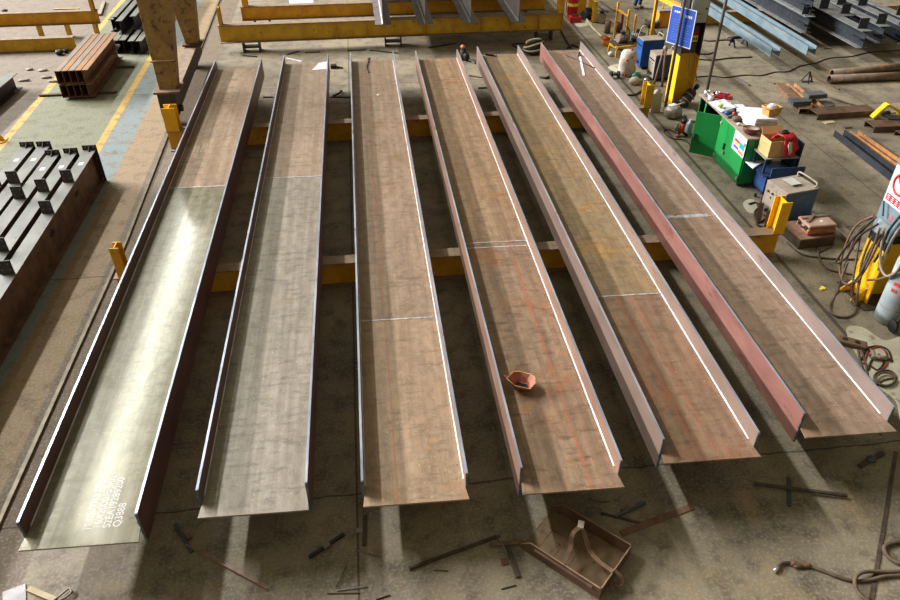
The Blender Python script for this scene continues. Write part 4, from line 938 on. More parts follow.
t = thing('cardboard_box', 'open cardboard box with faint green print on the blue stand', 'box', (8.02, 12.78, SZ+.001), math.radians(3)); bw, bd, bh = .52, .40, .34
mb = MB(); mb.box(0, bw, 0, bd, 0, .008); mb.box(0, .008, 0, bd, .008, bh); mb.box(bw-.008, bw, 0, bd, .008, bh); mb.box(.008, bw-.008, 0, .008, .008, bh); mb.box(.008, bw-.008, bd-.008, bd, .008, bh); mb.build('walls', MAT['card'], t)
mb = MB(); mb.bar((.0, bd+.0, bh), (.0, .0, bh), .01, .01); mb.obox((bw/2, bd+.05, bh+.06), (bw*.9, .008, .16), Matrix.Rotation(-.7, 3, 'X')); mb.build('flap', MAT['card'], t)
mb = MB()
for k in range(3): mb.box(-.0015, 0, .12+.06*k, .165+.06*k, .20, .26)
for k in range(2): mb.box(-.0015, 0, .1, .3, .09+.03*k, .1+.03*k)
mb.build('green_print', M('green_print', (150, 166, 96), (142, 158, 92), bump=0), t)
t = thing('red_jacket', 'red work jacket stuffed over the edge of the cardboard box', 'jacket', (8.36, 12.92, SZ+.33))
def fold_cloth(name, c0, c1, w, sag, mt, n=9, m=7, th=.02):
    """a strip of cloth from c0 over to c1, width w, with wrinkles and thickness"""
    c0, c1 = Vector(c0), Vector(c1); d = c1-c0; side = d.cross(Vector((0, 0, 1))).normalized(); vs = []
    for i in range(n+1):
        for j in range(m+1):
            u_, v_ = i/n, j/m-.5
            p = c0+d*u_+side*(w*v_*(1+.2*math.sin(3*u_)))+Vector((0, 0, sag*math.sin(PI*u_)+.025*math.sin(9*v_+5*u_)+.018*math.sin(14*u_+3*j)))
            vs.append(p)
    k_ = len(vs); lo = [v-Vector((0, 0, th)) for v in vs]; fs = []
    for i in range(n):
        for j in range(m):
            q = (i*(m+1)+j, (i+1)*(m+1)+j, (i+1)*(m+1)+j+1, i*(m+1)+j+1); fs += [q, tuple(k_+x for x in reversed(q))]
    edge = [j for j in range(m)]+[i*(m+1)+m for i in range(n)]+[n*(m+1)+m-j for j in range(m)]+[(n-i)*(m+1) for i in range(n)]
    for e in range(len(edge)): a, b = edge[e], edge[(e+1) % len(edge)]; fs.append((a, b, k_+b, k_+a))
    mb = MB(); mb.add(vs+lo, fs, 0, True); return mb.build(name, mt, t)
fold_cloth('body', (-.08, .22, -.04), (.06, -.155, .06), .26, .10, MAT['red'])
fold_cloth('front', (.05, -.14, .05), (.06, -.24, -.26), .24, .02, MAT['red'])
fold_cloth('sleeve', (.12, .1, .06), (.20, -.20, -.16), .13, .12, MAT['red'])
fold_cloth('lining', (.03, -.20, .0), (.05, -.262, -.20), .09, .02, MAT['sack'])
fold_cloth('collar', (-.12, .06, .07), (.08, .02, .12), .09, .05, MAT['black'])
for k, (px, py) in enumerate(((754, 184), (760, 185), (765, 181))):
    t = thing('pressure_gauge', 'small dark gauge under the blue stand, ' + ('left', 'middle', 'right')[k] + ' of three', 'gauge', G(px, py), 0, 'gauges under the blue stand')
    mb = MB(); mb.cyl((0, 0, .09), (0, -.05, .10), .07, 14); mb.box(-.03, .03, -.03, .03, 0, .06); mb.build('body', MAT['black'], t)
    mb = MB(); mb.cyl((0, -.05, .10), (0, -.055, .10), .035, 12); mb.build('dial', MAT['white'], t)
# cables and plates in front of the welder
for k, (pp, lb) in enumerate(((((760, 206), (764, 196), (770, 203), (768, 216), (758, 222), (755, 212), (762, 207), (772, 213), (766, 223)), 'knotted dark cable in front of the blue and grey welder'),
                              (((749, 204), (757, 203), (759, 213), (757, 224), (763, 227)), 'dark cable end trailing from the knot by the welder'))):
    cable('cable', on_floor(pp, .022), .022, MAT['darkcable'], lb)
for a_, b_, lb in (((758, 221), (761, 203), 'rusty flat bar leaning beside the knotted cable, left one'), ((766, 229), (772, 212), 'rusty flat bar leaning beside the knotted cable, right one')):
    A = G(*a_); mb = MB(); mb.bar((A.x, A.y, 0.01), (A.x+.04, A.y+.12, .34), .10, .025); tag(mb.build('flat_bar', MAT['rust']), lb, 'bar')
# rusty box with orange toolbox
t = thing('steel_box', 'rusty steel box on the floor under the orange toolbox', 'box', (7.86, 10.72, 0), math.radians(5))
mb = MB(); mb.box(0, .74, 0, .64, 0, .20); mb.build('body', MAT['rustdark'], t, .01); mb = MB(); mb.box(-.012, .752, -.012, .652, .20, .225); mb.build('lid', MAT['rust'], t)
t = thing('toolbox', 'dusty orange plastic toolbox on the rusty steel box', 'toolbox', (8.02, 10.82, .226), math.radians(2))
mb = MB(); mb.box(0, .58, 0, .42, 0, .13); mb.build('case', MAT['toolorange'], t, .04)
mb = MB(); mb.box(.0, .58, 0, .42, .13, .20); mb.build('lid', M('dusty_lid', (156, 128, 106), (140, 112, 92), (176, 100, 62), 4, thr=.62, rough=.8), t, .04)
mb = MB(); mb.box(-.012, 0, .06, .12, .08, .17); mb.box(-.012, 0, .3, .36, .08, .17); mb.build('latch', MAT['darksteel'], t)
mb = MB(); mb.tube(spline([(-.0, .14, .12), (-.06, .15, .12), (-.06, .27, .12), (0, .28, .12)], 4), .016, 8); mb.build('handle', MAT['darksteel'], t)
mb = MB(); mb.box(.30, .36, .14, .18, .201, .204); mb.build('paper_bit', MAT['white'], t)
for k, (p0, p1, lb) in enumerate((((8.02, 11.12, .435), (8.62, 11.18, .435), 'flat wooden slat on the orange toolbox, rear one'), ((8.06, 10.98, .435), (8.30, 11.20, .47), 'flat wooden slat on the orange toolbox, crossing one'))):
    mb = MB(); mb.bar(p0, p1, .05, .018); tag(mb.build('wooden_slat', MAT['board']), lb, 'slat')
mb = MB(); a, b = G(836, 229), G(860, 251); d_ = (b-a).normalized(); nrm = Vector((d_.y, -d_.x, 0))
for o_, w_, h_ in ((0, .2, .02), (-.09, .02, .10), (.09, .02, .10)): mb.bar(a+nrm*o_+Vector((0, 0, h_/2)), b+nrm*o_+Vector((0, 0, h_/2)), w_, h_)
tag(mb.build('floor_channel', MAT['dustgrey']), 'grey steel channel lying on the floor between toolbox and yellow column', 'channel')
for pp, lb in ((((787, 242), (800, 253), (816, 257), (840, 259), (858, 259)), 'brown hose along the floor from the rusty box to the yellow column'), (((818, 246), (819, 258), (828, 269), (845, 273), (856, 275)), 'second brown hose curving over the floor to the yellow column'), (((818, 252), (830, 247), (834, 244)), 'short hose end beside the rusty box')):
    cable('hose', on_floor(pp, .018), .018, MAT['cable'], lb, 'hose')
c = G(822, 289); mb = MB(); mb.obox(c+Vector((0, 0, .012)), (.12, .05, .02), RZ(.4)); mb.obox(c+Vector((.03, .02, .012)), (.03, .09, .018), RZ(.3)); tag(mb.build('yellow_scrap', MAT['posteryel']), 'tiny yellow scrap on bare floor left of the yellow column', 'scrap')
# near column
c2, w2 = building_column(8.12, 8.94, 9.46, .8, 6, 1.4, ((.02, 1.02, MAT['brightyellow']), (1.02, 1.18, MAT['black']), (1.18, 6, MAT['colgrey'])), 'building column with yellow foot, black band and grey upper part at the right edge')
mb = MB(); mb.box(-.12, .92, -.42, .42, 0, .02); mb.build('base_plate', MAT['rustdark'], c2)
for y in (-.16, .16):
    mb = MB(); mb.prism([(0, .02), (-.22, .02), (-.22, .06), (0, .28)], 'y', y-.01, y+.01); mb.build('fin', MAT['brightyellow'], c2)
mb = MB(); mb.box(-.006, 0, -.14, .18, 1.20, 1.44); mb.build('patch_plate', MAT['gasgrey'], c2)
n12 = text_mesh('red_number', '12', .17, MAT['redprint'], c2, (-.002, .06, 1.50), (PI/2, 0, -PI/2))
t = thing('prohibition_sign', 'white notice with red ring and red lettering on the grey column at right edge', 'sign', (8.12, 9.2, 1.74))
mb = MB(); mb.box(-.008, -.002, -.24, .24, 0, .62); mb.build('panel', MAT['white'], t)
mb = MB(); mb.tube([(-.012, .16*math.cos(a), .38+.16*math.sin(a)) for a in [2*PI*k/28 for k in range(28)]], .02, 6, 0, True); mb.bar((-.012, .11, .49), (-.012, -.11, .27), .03, .012); mb.build('red_ring', MAT['redprint'], t)
mb = MB(); mb.box(-.0095, -.008, -.21, .21, .04, .15); mb.build('red_band', MAT['redprint'], t)
mb = MB()
for k in range(4): mb.box(-.0105, -.0095, .125-.1*k, .185-.1*k, .06, .07); mb.box(-.0105, -.0095, .125-.1*k, .185-.1*k, .12, .13); mb.box(-.0105, -.0095, .15-.1*k, .16-.1*k, .07, .12); mb.box(-.0105, -.0095, .125-.1*k, .185-.1*k, .09, .10)
mb.build('lettering', MAT['white'], t)
# looped cables hung on the near column
H = lambda px, py, X: RX(px, py, X)
hang = (((874, 218), (858, 232), (846, 262), (838, 290), (830, 306), (834, 315), (846, 317), (855, 312), (857, 296), (862, 262), (872, 236)),
        ((874, 216), (856, 226), (844, 250), (840, 272), (846, 284), (856, 282), (866, 268), (878, 244), (884, 230)),
        ((876, 217), (862, 232), (856, 262), (852, 292), (856, 306), (858, 290), (866, 258), (880, 234)),
        ((874, 219), (852, 240), (836, 262), (846, 258), (860, 236), (878, 224)),
        ((880, 228), (872, 250), (860, 274), (850, 284), (842, 280), (848, 262)))
nm = ('lowest loop', 'middle loop', 'inner narrow loop', 'short upper loop', 'loop ending at the fins')
for k, pp in enumerate(hang):
    pts = [H(x, y, 7.98-.035*k) for x, y in pp]
    pts = [p if p.z > .05 else G(x, y, .025+.012*k) for p, (x, y) in zip(pts, pp)]
    cable('hanging_cable', pts, .019, (MAT['cable'], MAT['rust'], MAT['cable'], MAT['darkcable'], MAT['cable'])[k], f'dusty cable hung on the yellow column at right, {nm[k]}')
for k, pp in enumerate((((900, 216), (888, 232), (880, 252), (874, 262)), ((903, 224), (892, 240), (882, 262), (878, 270)), ((868, 280), (880, 279), (892, 274), (903, 268)), ((884, 228), (880, 262), (886, 276), (896, 272), (902, 262)))):
    pts = [H(x, y, 8.06-.03*k) for x, y in pp]
    cable('hanging_cable', pts, .02, (MAT['darkcable'], MAT['dustgrey'], MAT['rust'], MAT['dustgrey'])[k], ('dark cable hanging down over the black band of the column', 'grey cable beside the dark one over the yellow column foot', 'brown hose strung across the yellow column foot to the gas cylinder', 'grey hose loop hanging above the gas cylinder')[k])
cable('hook_rod', [H(883, 216, 8.05), H(883.5, 208, 8.05), H(884, 201, 8.05)], .012, MAT['darksteel'], 'thin dark hook standing out from the grey column above the cables', 'hook')
# gas cylinder on its trolley
t = thing('gas_cylinder', 'pale grey-blue gas cylinder at the right edge in front of the yellow column', 'gas cylinder', (8.25, 8.52, 0))
mb = MB(); mb.lathe([(.19, 0), (.215, .03), (.215, 1.12), (.19, 1.25), (.09, 1.36), (.05, 1.38)], 26); mb.build('body', MAT['gasgrey'], t)
mb = MB(); mb.lathe([(.05, 1.38), (.05, 1.44), (.08, 1.45), (.08, 1.54), (.04, 1.56)], 12); mb.build('valve', MAT['chrome'], t)
mb = MB()
for z, n_ in ((.78, 4), (.66, 3)):
    for k in range(n_):
        a = math.radians(196+k*9); mb.obox((.216*math.cos(a), .216*math.sin(a), z), (.004, .024, .06), RZ(a))
mb.build('red_lettering', MAT['redprint'], t)
mb = MB(); mb.lathe([(.218, .30), (.218, .32)], 26, cap0=False, cap1=False); mb.build('band', MAT['dustgrey'], t)
t = thing('cylinder_trolley', 'dark tube trolley frame in front of the pale gas cylinder', 'trolley', (8.20, 8.22, 0))
for x in (-.02, .34):
    mb = MB(); mb.cyl((x, 0, .02), (x, 0, 1.2), .018, 8); mb.build('upright', MAT['rustdark'], t)
for z in (.30, .78):
    mb = MB(); mb.cyl((0, 0, z), (.34, 0, z), .014, 8); mb.build('crossbar', MAT['rustdark'], t)
for x in (-.08, .38):
    mb = MB(); mb.cyl((x-.02, .0, .1), (x+.02, .0, .1), .1, 14); mb.build('wheel', MAT['black'], t)
# hose tangle and torch heads on the powder
for pp, r, mt, lb in ((((864, 364), (868, 352), (878, 347), (886, 352), (887, 364), (882, 369)), .015, 'redcable', 'red and dark hose arching over the tangle on the pale powder'), (((862, 360), (866, 350), (876, 346), (888, 350), (892, 362)), .015, 'black', 'black hose arching beside the red hose on the pale powder'),
                      (((858, 350), (861, 364), (864, 376), (866, 386), (862, 392)), .016, 'cable', 'brown hose running down from the tangle along the right flange'), (((861, 349), (866, 366), (867, 380), (872, 386), (884, 380), (896, 378)), .016, 'cable', 'brown hose running from the tangle to the coil'), (((868, 370), (872, 360), (880, 356), (884, 362), (878, 370), (871, 366)), .016, 'darkcable', 'dark hose knot in the tangle on the pale powder')):
    cable('hose', on_floor(pp, r), r, MAT[mt], lb, 'hose')
mb = MB(); ring_ = [(885+11*math.cos(a), 378+8*math.sin(a)) for a in [2*PI*k/20 for k in range(20)]]
mb.tube([G(x, y, .02) for x, y in ring_], .016, 7, 0, True); mb.tube([G(885.5+(x-885)*.86, 379+(y-378)*.8, .05) for x, y in ring_], .016, 7, 0, True)
tag(mb.build('coiled_hose', MAT['cable']), 'small coiled brown hose on the floor right of the rightmost girder', 'hose')
for px, py, lb in ((872, 357, 'brass and grey torch head in the hose tangle, left one'), (880, 360, 'brass and grey torch head in the hose tangle, right one')):
    t = thing('torch_head', lb, 'torch', G(px, py), 1.1 if px < 875 else -.4); mb = MB(); mb.cyl((-.1, 0, .05), (.08, 0, .05), .035, 10); mb.build('barrel', MAT['dustgrey'], t); mb = MB(); mb.cyl((.08, 0, .05), (.15, .03, .03), .02, 8); mb.build('nozzle', MAT['rust'], t); mb = MB(); mb.cyl((-.02, -.06, .05), (-.02, .07, .05), .022, 8); mb.build('valve', MAT['redcable'], t)
t = thing('rusty_hub', 'rusty plate with round holes on the floor beside the right flange below the column', 'plate', G(852, 345), -.6)
mb = MB(); mb.box(-.22, .2, -.09, .09, 0, .08); mb.build('body', MAT['rust'], t, .02)
for x in (-.12, .06):
    mb = MB(); mb.cyl((x, 0, .08), (x, 0, .083), .045, 12); mb.build('hole', MAT['black'], t)
t.name = 'holed_plate'

# ------------------------------------------------------------------ far right: beams, pipes, plates
YG = 25.0
t = thing('yellow_sleeper', 'orange-yellow beam on the floor under the light blue and slate beams at top right', 'support beam', (11.2, YG, 0))
i_parts(t, 14, .42, .26, .02, .014, (MAT['topdust'], MAT['yellow'], MAT['topdust']))
for k, (px, py, lb) in enumerate(((770, 57, 'light blue beam lying on its side at upper right, left of the pair'), (806, 55, 'light blue beam lying on its side at upper right, right of the pair'))):
    p = G(px, py, .42)
    if k == 0:
        lb0 = thing('blue_beam', lb, 'steel beam', p, 0, 'pair of light blue beams'); t = lb0
        mb = MB(); mb.box(0, .022, 0, 11, 0, .25); mb.build('flange', MAT['bluegrey'], t); mb = MB(); mb.box(.26, .282, 0, 11, 0, .25); mb.build('flange', MAT['bluegrey'], t)
        mb = MB(); mb.box(.022, .26, 0, 11, .15, .17); mb.build('web', MAT['bluegrey'], t)
    else: dup(lb0, p, label=lb)
SL = 'slate grey columns with bracket plates at top right'
GP = M('dark_slate_plate', (58, 62, 68), (44, 48, 54), None, 6, rough=.5, metal=.2)
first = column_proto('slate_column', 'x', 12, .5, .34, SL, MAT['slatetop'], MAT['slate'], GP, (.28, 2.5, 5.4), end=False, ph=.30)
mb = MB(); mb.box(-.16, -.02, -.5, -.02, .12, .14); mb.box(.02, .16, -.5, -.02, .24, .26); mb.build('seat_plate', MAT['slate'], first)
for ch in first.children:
    if ch.name.startswith('bottom_flange'): ch.data.materials[0] = MAT['slatetop']  # pale tone paints in the light caught by the bottom lip
places = [((806, 33), .42, 'bottom of the two-high pile on the left'), (None, .92, 'top of the two-high pile on the left'), ((862, 48), .42, 'second row, nearest the camera'), ((880, 43), .42, 'third row'), ((903, 44), .42, 'fourth row, cut by the right edge')]
rowx = []
for k, (px, z, w_) in enumerate(places):
    lb = 'slate grey steel column at top right, ' + w_
    p = G(*px, z) if px else Vector((rowx[0].x+.05, rowx[0].y+.15, z)); rowx.append(p)
    if k == 0: first.location = p; first.rotation_euler = (0, 0, PI); first['label'] = lb
    else: dup(first, p, PI, label=lb)
dup(first, (rowx[2].x+.38, rowx[2].y+1.6, .42), PI, label='slate grey steel column at top right, between second and third rows')
dup(first, (rowx[4].x+.55, rowx[4].y+1.0, .42), PI, label='slate grey steel column at top right, farthest right in the corner')
dup(first, (rowx[0].x+.52, rowx[0].y+2.2, .42), PI, label='slate grey steel column at top right, right behind the two-high pile')
t = thing('blue_trestle', 'small dark blue trestle on the floor under the left light blue beam', 'trestle', G(738, 46), .2)
mb = MB(); mb.bar((-.3, 0, .28), (.3, 0, .28), .08, .08); mb.build('top_bar', MAT['navy'], t)
for x in (-.24, .24):
    for y in (-.16, .16):
        mb = MB(); mb.bar((x, 0, .26), (x, y, 0), .04, .04); mb.build('leg', MAT['navy'], t)
mb = MB(); mb.cyl((-.34, -.1, .24), (-.34, .1, .24), .07, 12); mb.build('wheel', MAT['black'], t)
for k, (a_, b_, r, lb) in enumerate((((829, 79), (925, 75), .115, 'rusty steel pipe lying on the floor at right, nearer of the pair'), ((832, 73), (925, 64.5), .105, 'rusty steel pipe lying on the floor at right, farther of the pair'))):
    A, B = G(*a_, r), G(*b_, r); d_ = (B-A).normalized(); rot = Vector((0, 0, 1)).rotation_difference(d_).to_matrix(); L = (B-A).length
    t = thing('steel_pipe', lb, 'pipe', A, 0, 'pair of rusty pipes'); mb = MB(); mb.lathe([(r, 0), (r, L), (r-.02, L), (r-.02, .01)], 24, (0, 0, 0), 0, False, False, rot); mb.lathe([(r, 0), (r-.02, 0)], 24, (0, 0, 0), 0, False, False, rot)
    mb.build('tube', M('pipe_rust', (118, 100, 80), (92, 78, 66), (168, 112, 56), 4, thr=.56, rough=.6), t)
def c_channel(name, pa, pb, w, h, mt, label, up=True, th=.014, rim=None):
    """channel lying web up (or flanges up) between two floor points"""
    A, B = G(*pa), G(*pb); d = B-A; L = d.length; t = thing(name, label, 'steel channel', A, math.atan2(d.y, d.x))
    z0 = h-th if up else 0
    mb = MB(); mb.box(0, L, -w/2, w/2, z0, z0+th); mb.build('web', mt, t)
    for s_ in (-1, 1):
        mb = MB(); y0 = s_*w/2; ya, yb = sorted((y0, y0-s_*th)); za, zb = (0, h-th) if up else (th, h)
        mb.box(0, L, ya, yb, za, zb); mb.build('flange', rim or mt, t)
    return t
c_channel('floor_channel', (812, 117), (870, 113), .42, .15, MAT['brownsteel'], 'brown steel channel lying web up in front of the yellow bent bracket')
c_channel('floor_channel', (868, 129.5), (925, 127), .42, .15, MAT['brownsteel'], 'brown steel channel cut by the right edge below the yellow bent bracket')
c_channel('floor_channel', (838, 136), (905, 188), .26, .16, MAT['slate'], 'blue-grey steel channel flanges up on the floor, left of two beside the column', False)
c_channel('floor_channel', (853, 136), (912, 178), .22, .14, MAT['board'], 'orange-rusted steel channel flanges up, right of two beside the column', False, rim=MAT['orangerust'])
c_channel('floor_channel', (779, 88), (803, 114), .24, .14, MAT['rust'], 'rusty channel running under the left stack of grey plates', True)
c_channel('floor_channel', (790, 87), (819, 111), .22, .12, MAT['dustgrey'], 'dusty channel with orange-rusted edges running under the right stack of grey plates', False, rim=MAT['orangerust'])
def plates(px, py, n, w, d, z0, label, rz=0):
    for k in range(n):
        p = G(px, py, z0); mb = MB(); mb.obox(p+Vector((random.uniform(-.02, .02), random.uniform(-.02, .02), .011+k*.024)), (w, d, .02), RZ(rz+random.uniform(-.05, .05)))
        tag(mb.build('steel_plate', MAT['greysteel'] if False else M('plate_grey', (104, 108, 106), (84, 88, 88), (112, 98, 82), 5, rough=.5, metal=.2)), label+f', {("bottom", "second", "third", "fourth", "top")[k if k < n-1 else 4]} one', 'steel plate', 'grey plates stacked on channels')
plates(799, 104, 5, .50, .30, .141, 'grey steel plate in the left stack on the rusty channel')
plates(814, 97, 5, .54, .30, .141, 'grey steel plate in the right stack behind the left one', .05)
plates(822, 106, 2, .5, .36, .0, 'grey steel plate on floor in front of the right stack', .2)
cable('thin_bar', on_floor(((825, 96), (847, 103), (868, 109)), .02), .022, MAT['rustdark'], 'thin dark bar on the floor running towards the yellow bent bracket', 'bar', 2)
t = thing('bent_bracket', 'bright yellow bent bracket standing on a grey plate at the right edge', 'bracket', G(883, 118))
mb = MB(); yb_ = M('bracket_yellow', (246, 204, 20), (240, 196, 18), bump=0)
prof = [(-.32, .0), (-.04, .34), (.34, .16), (.46, -.0)]
pts = [Vector((x, 0, z)) for x, z in prof]
for q0, q1 in zip(pts[:-1], pts[1:]): mb.bar(q0, q1, .16, .06)
mb.build('strap', yb_, t); t.location.z = .03
mb = MB(); mb.cyl((.0, .1, .05), (.2, .1, .05), .06, 12); mb.build('bolt', MAT['darksteel'], t)
mb = MB(); p = G(893, 112); mb.box(p.x-.5, p.x+.6, p.y-.1, p.y+.5, 0, .03); tag(mb.build('steel_sheet', MAT['dustgrey']), 'grey sheet on the floor behind the yellow bent bracket', 'steel sheet')
mb = MB(); p = G(897, 124); mb.obox(p+Vector((0, 0, .17)), (.6, .3, .02), RZ(-.3)); tag(mb.build('steel_sheet', MAT['slate']), 'blue-grey plate lying on the brown channel at the right edge', 'steel sheet')
c_channel('floor_channel', (897, 137), (930, 134), .25, .12, MAT['rustdark'], 'dark channel end at the right edge in front of the brown channel')
t = thing('small_stand', 'small dark tripod stand on the floor left of the rusty pipes', 'stand', G(807, 82))
for a in (.2, 2.3, 4.4):
    mb = MB(); mb.bar((0, 0, .30), (.17*math.cos(a), .17*math.sin(a), .0), .03, .03); mb.build('leg', MAT['darksteel'], t)
mb = MB(); mb.box(-.16, .16, -.04, .04, 0.0, .03); mb.build('foot_bar', MAT['darksteel'], t)
for pa, pb, lb in (((808, 76), (839, 90), 'thin angle bar on the floor right of the small dark tripod'), ((737, 79), (749, 86), 'thin grey angle bar on bare floor behind the green cabinet')):
    A, B = G(*pa), G(*pb); mb = MB(); mb.bar(A+Vector((0, 0, .02)), B+Vector((0, 0, .02)), .05, .04); tag(mb.build('angle_bar', MAT['greysteel'] if pb[0] < 800 else MAT['rust']), lb, 'bar')
for pp, r, lb in ((((695, 77), (712, 76), (725, 77.5), (745, 75), (760, 75.5), (775, 72), (788, 71.5), (800, 66), (815, 63), (830, 58), (850, 56.5), (872, 52), (910, 50)), .016, 'long dark cable crossing the floor in front of the rusty pipes'), (((697, 59), (712, 60), (730, 58), (752, 57)), .02, 'dark bar-straight cable on floor under the blue beams'), (((697, 38), (708, 41), (722, 40), (734, 40)), .02, 'dark cable leading to the small blue trestle'), (((698, 54), (708, 54), (714, 52)), .02, 'short dark cable end beside the steel pole')):
    cable('floor_cable', on_floor(pp, r), r, MAT['darkcable'], lb)
mb = MB(); c = G(829, 122.5); mb.obox(c+Vector((0, 0, .01)), (.3, .14, .02), RZ(.2)); tag(mb.build('paper_scrap', MAT['beige']), 'crumpled cream paper on the floor below the long brown channel', 'scrap')
for px, py, a, lb in ((848, 128, .1, 'dark chip on the floor right of the cream paper'), (777, 84, .0, 'dark chip on floor left of the rusty channel'), (828, 49, -.4, 'dark chip on floor between the slate columns and pipes')):
    c = G(px, py); mb = MB(); mb.obox(c+Vector((0, 0, .012)), (.2, .06, .024), RZ(a)); tag(mb.build('metal_chip', MAT['rustdark']), lb, 'scrap')

# ------------------------------------------------------------------ worker at the top edge
def skin_obj(name, verts, edges, rad, mat, parent, sub=1, root=0):
    me = bpy.data.meshes.new(name); me.from_pydata(verts, edges, []); o = bpy.data.objects.new(name, me); C.objects.link(o)
    m = o.modifiers.new('skin', 'SKIN'); m.use_smooth_shade = True
    s = o.modifiers.new('sub', 'SUBSURF'); s.levels = s.render_levels = sub
    for i, r in enumerate(rad):
        sv = me.skin_vertices[0].data[i]; sv.radius = r if isinstance(r, tuple) else (r, r); sv.use_root = (i == root)
    bpy.context.view_layer.update()
    me2 = bpy.data.meshes.new_from_object(o.evaluated_get(bpy.context.evaluated_depsgraph_get())); bpy.data.objects.remove(o)
    me2.materials.clear(); me2.materials.append(mat)
    for p in me2.polygons: p.use_smooth = True
    r_ = bpy.data.objects.new(name, me2); C.objects.link(r_); r_.parent = parent; return r_
pt = thing('person', 'person in blue work trousers and brown shoes standing at the top edge', 'person', G(637.5, 8.5), .5)
bv = [(0, 0, .96), (0, .0, 1.12), (0, .01, 1.34), (0, 0, 1.47), (0, -.01, 1.56), (0, -.02, 1.66), (0, -.02, 1.74),
      (.10, 0, .90), (.11, -.01, .50), (.11, .02, .09), (.12, -.13, .04), (-.10, 0, .90), (-.11, -.03, .50), (-.11, .06, .09), (-.12, -.09, .04),
      (.18, .01, 1.40), (.25, .03, 1.12), (.24, -.06, .88), (-.18, .01, 1.40), (-.25, .03, 1.12), (-.24, -.06, .88)]
be = [(0, 1), (1, 2), (2, 3), (3, 4), (4, 5), (5, 6), (0, 7), (7, 8), (8, 9), (9, 10), (0, 11), (11, 12), (12, 13), (13, 14), (2, 15), (15, 16), (16, 17), (2, 18), (18, 19), (19, 20)]
br = [(.15, .11), (.14, .10), (.17, .11), .06, .065, (.085, .10), (.06, .07), .085, .06, .045, .04, .085, .06, .045, .04, .06, .045, .033, .06, .045, .033]
body = skin_obj('body', bv, be, br, MAT['skin'], pt)
def grow(ix, es, r, name, mt):
    mp_ = {v: i for i, v in enumerate(ix)}
    return skin_obj(name, [bv[i] for i in ix], [(mp_[a], mp_[b]) for a, b in es], r, mt, pt)
grow([0, 7, 8, 9, 11, 12, 13], [(0, 7), (7, 8), (8, 9), (0, 11), (11, 12), (12, 13)], [(.165, .125), .10, .082, .075, .10, .082, .075], 'trousers', MAT['cloth'])
grow([0, 1, 2, 15, 16, 17, 18, 19, 20], [(0, 1), (1, 2), (2, 15), (15, 16), (16, 17), (2, 18), (18, 19), (19, 20)], [(.17, .125), (.16, .12), (.19, .125), .075, .06, .045, .075, .06, .045], 'jacket', MAT['cloth'])
for s_, y in ((1, 0), (-1, .04)):
    mb = MB(); mb.blob((s_*.115, y-.06, .05), (.05, .135, .05), 12); mb.build('shoe', MAT['leather'], pt)
    for k in range(5):
        fx = s_*.24+(-.03+.015*k if k < 4 else -.045*s_); L = (.075, .085, .08, .065, .05)[k]
        mb = MB(); mb.tube([(fx, -.06, .80), (fx, -.075, .80-L*.5), (fx, -.07, .80-L)], [.009, .008, .006], 6); mb.build('finger', MAT['skin'], pt)
    mb = MB(); mb.blob((s_*.24, -.06, .83), (.035, .02, .05), 8); mb.build('palm', MAT['skin'], pt)
    mb = MB(); mb.blob((s_*.035, -.105, 1.67), (.012, .008, .008), 8); mb.build('eye', MAT['black'], pt)
    mb = MB(); mb.blob((s_*.09, -.01, 1.65), (.012, .02, .03), 8); mb.build('ear', MAT['skin'], pt)
mb = MB(); mb.blob((0, -.118, 1.635), (.014, .02, .025), 8); mb.build('nose', MAT['skin'], pt)
mb = MB(); mb.blob((0, -.108, 1.595), (.025, .008, .006), 8); mb.build('mouth', MAT['helmet'], pt)
mb = MB(); mb.blob((0, .005, 1.72), (.09, .105, .075), 12); mb.build('hair', MAT['hair'], pt)
# ------------------------------------------------------------------ scrap on the near floor
def fbar(name, pa, pb, w, h, mt, label, z=0.0, cat='bar'):
    A, B = G(*pa, 0), G(*pb, 0); up = Vector((0, 0, z+h/2+.001)); mb = MB(); mb.bar(A+up, B+up, w, h); return tag(mb.build(name, mt, bevel=.003), label, cat)
def angle(name, pa, pb, w, th, mt, label, z=0.0):
    A, B = G(*pa, 0), G(*pb, 0); d = B-A; L = d.length; t = thing(name, label, 'angle bar', (A.x, A.y, z+.001), math.atan2(d.y, d.x))
    mb = MB(); mb.box(0, L, -w/2, w/2, 0, th); mb.build('flat_leg', mt, t); mb = MB(); mb.box(0, L, -w/2, -w/2+th, th, w*.8); mb.build('upright_leg', mt, t); return t
angle('angle_bar', (188, 545), (269, 589), .055, .008, M('rust_tan', (150, 124, 104), (124, 100, 84), (110, 84, 66), 8, rough=.6), 'long rusty angle bar on the floor below the gap between first and second girders')
fbar('offcut_bar', (175.5, 525), (192, 553), .045, .035, M('blue_dark_steel', (76, 88, 92), (58, 68, 72), (90, 76, 62), 6, rough=.5, metal=.3), 'short dark blue-grey bar lying below the first girder')
mb = MB(); c = G(189, 537.5); mb.obox(c+Vector((0, 0, .021)), (.085, .06, .04), RZ(-.95)); tag(mb.build('offcut_block', MAT['rust']), 'small rusty block beside the short dark bar', 'block')
t = thing('cross_offcut', 'bar with a small block welded across, on floor below the second girder', 'offcut', G(325.5, 547.5), math.radians(34))
mb = MB(); mb.box(-.22, .26, -.018, .018, 0, .035); mb.build('bar', MAT['darksteel'], t); mb = MB(); mb.box(-.03, .05, -.045, .03, .035, .06); mb.build('block', MAT['greysteel'], t)
t = thing('upright_offcut', 'dark bar with a pale tab lying near the floor joint', 'offcut', G(364.5, 532), math.radians(87))
mb = MB(); mb.box(-.2, .22, -.02, .02, 0, .03); mb.build('bar', MAT['rustdark'], t); mb = MB(); mb.box(-.01, .05, .02, .1, 0, .02); mb.build('tab', MAT['dustgrey'], t)
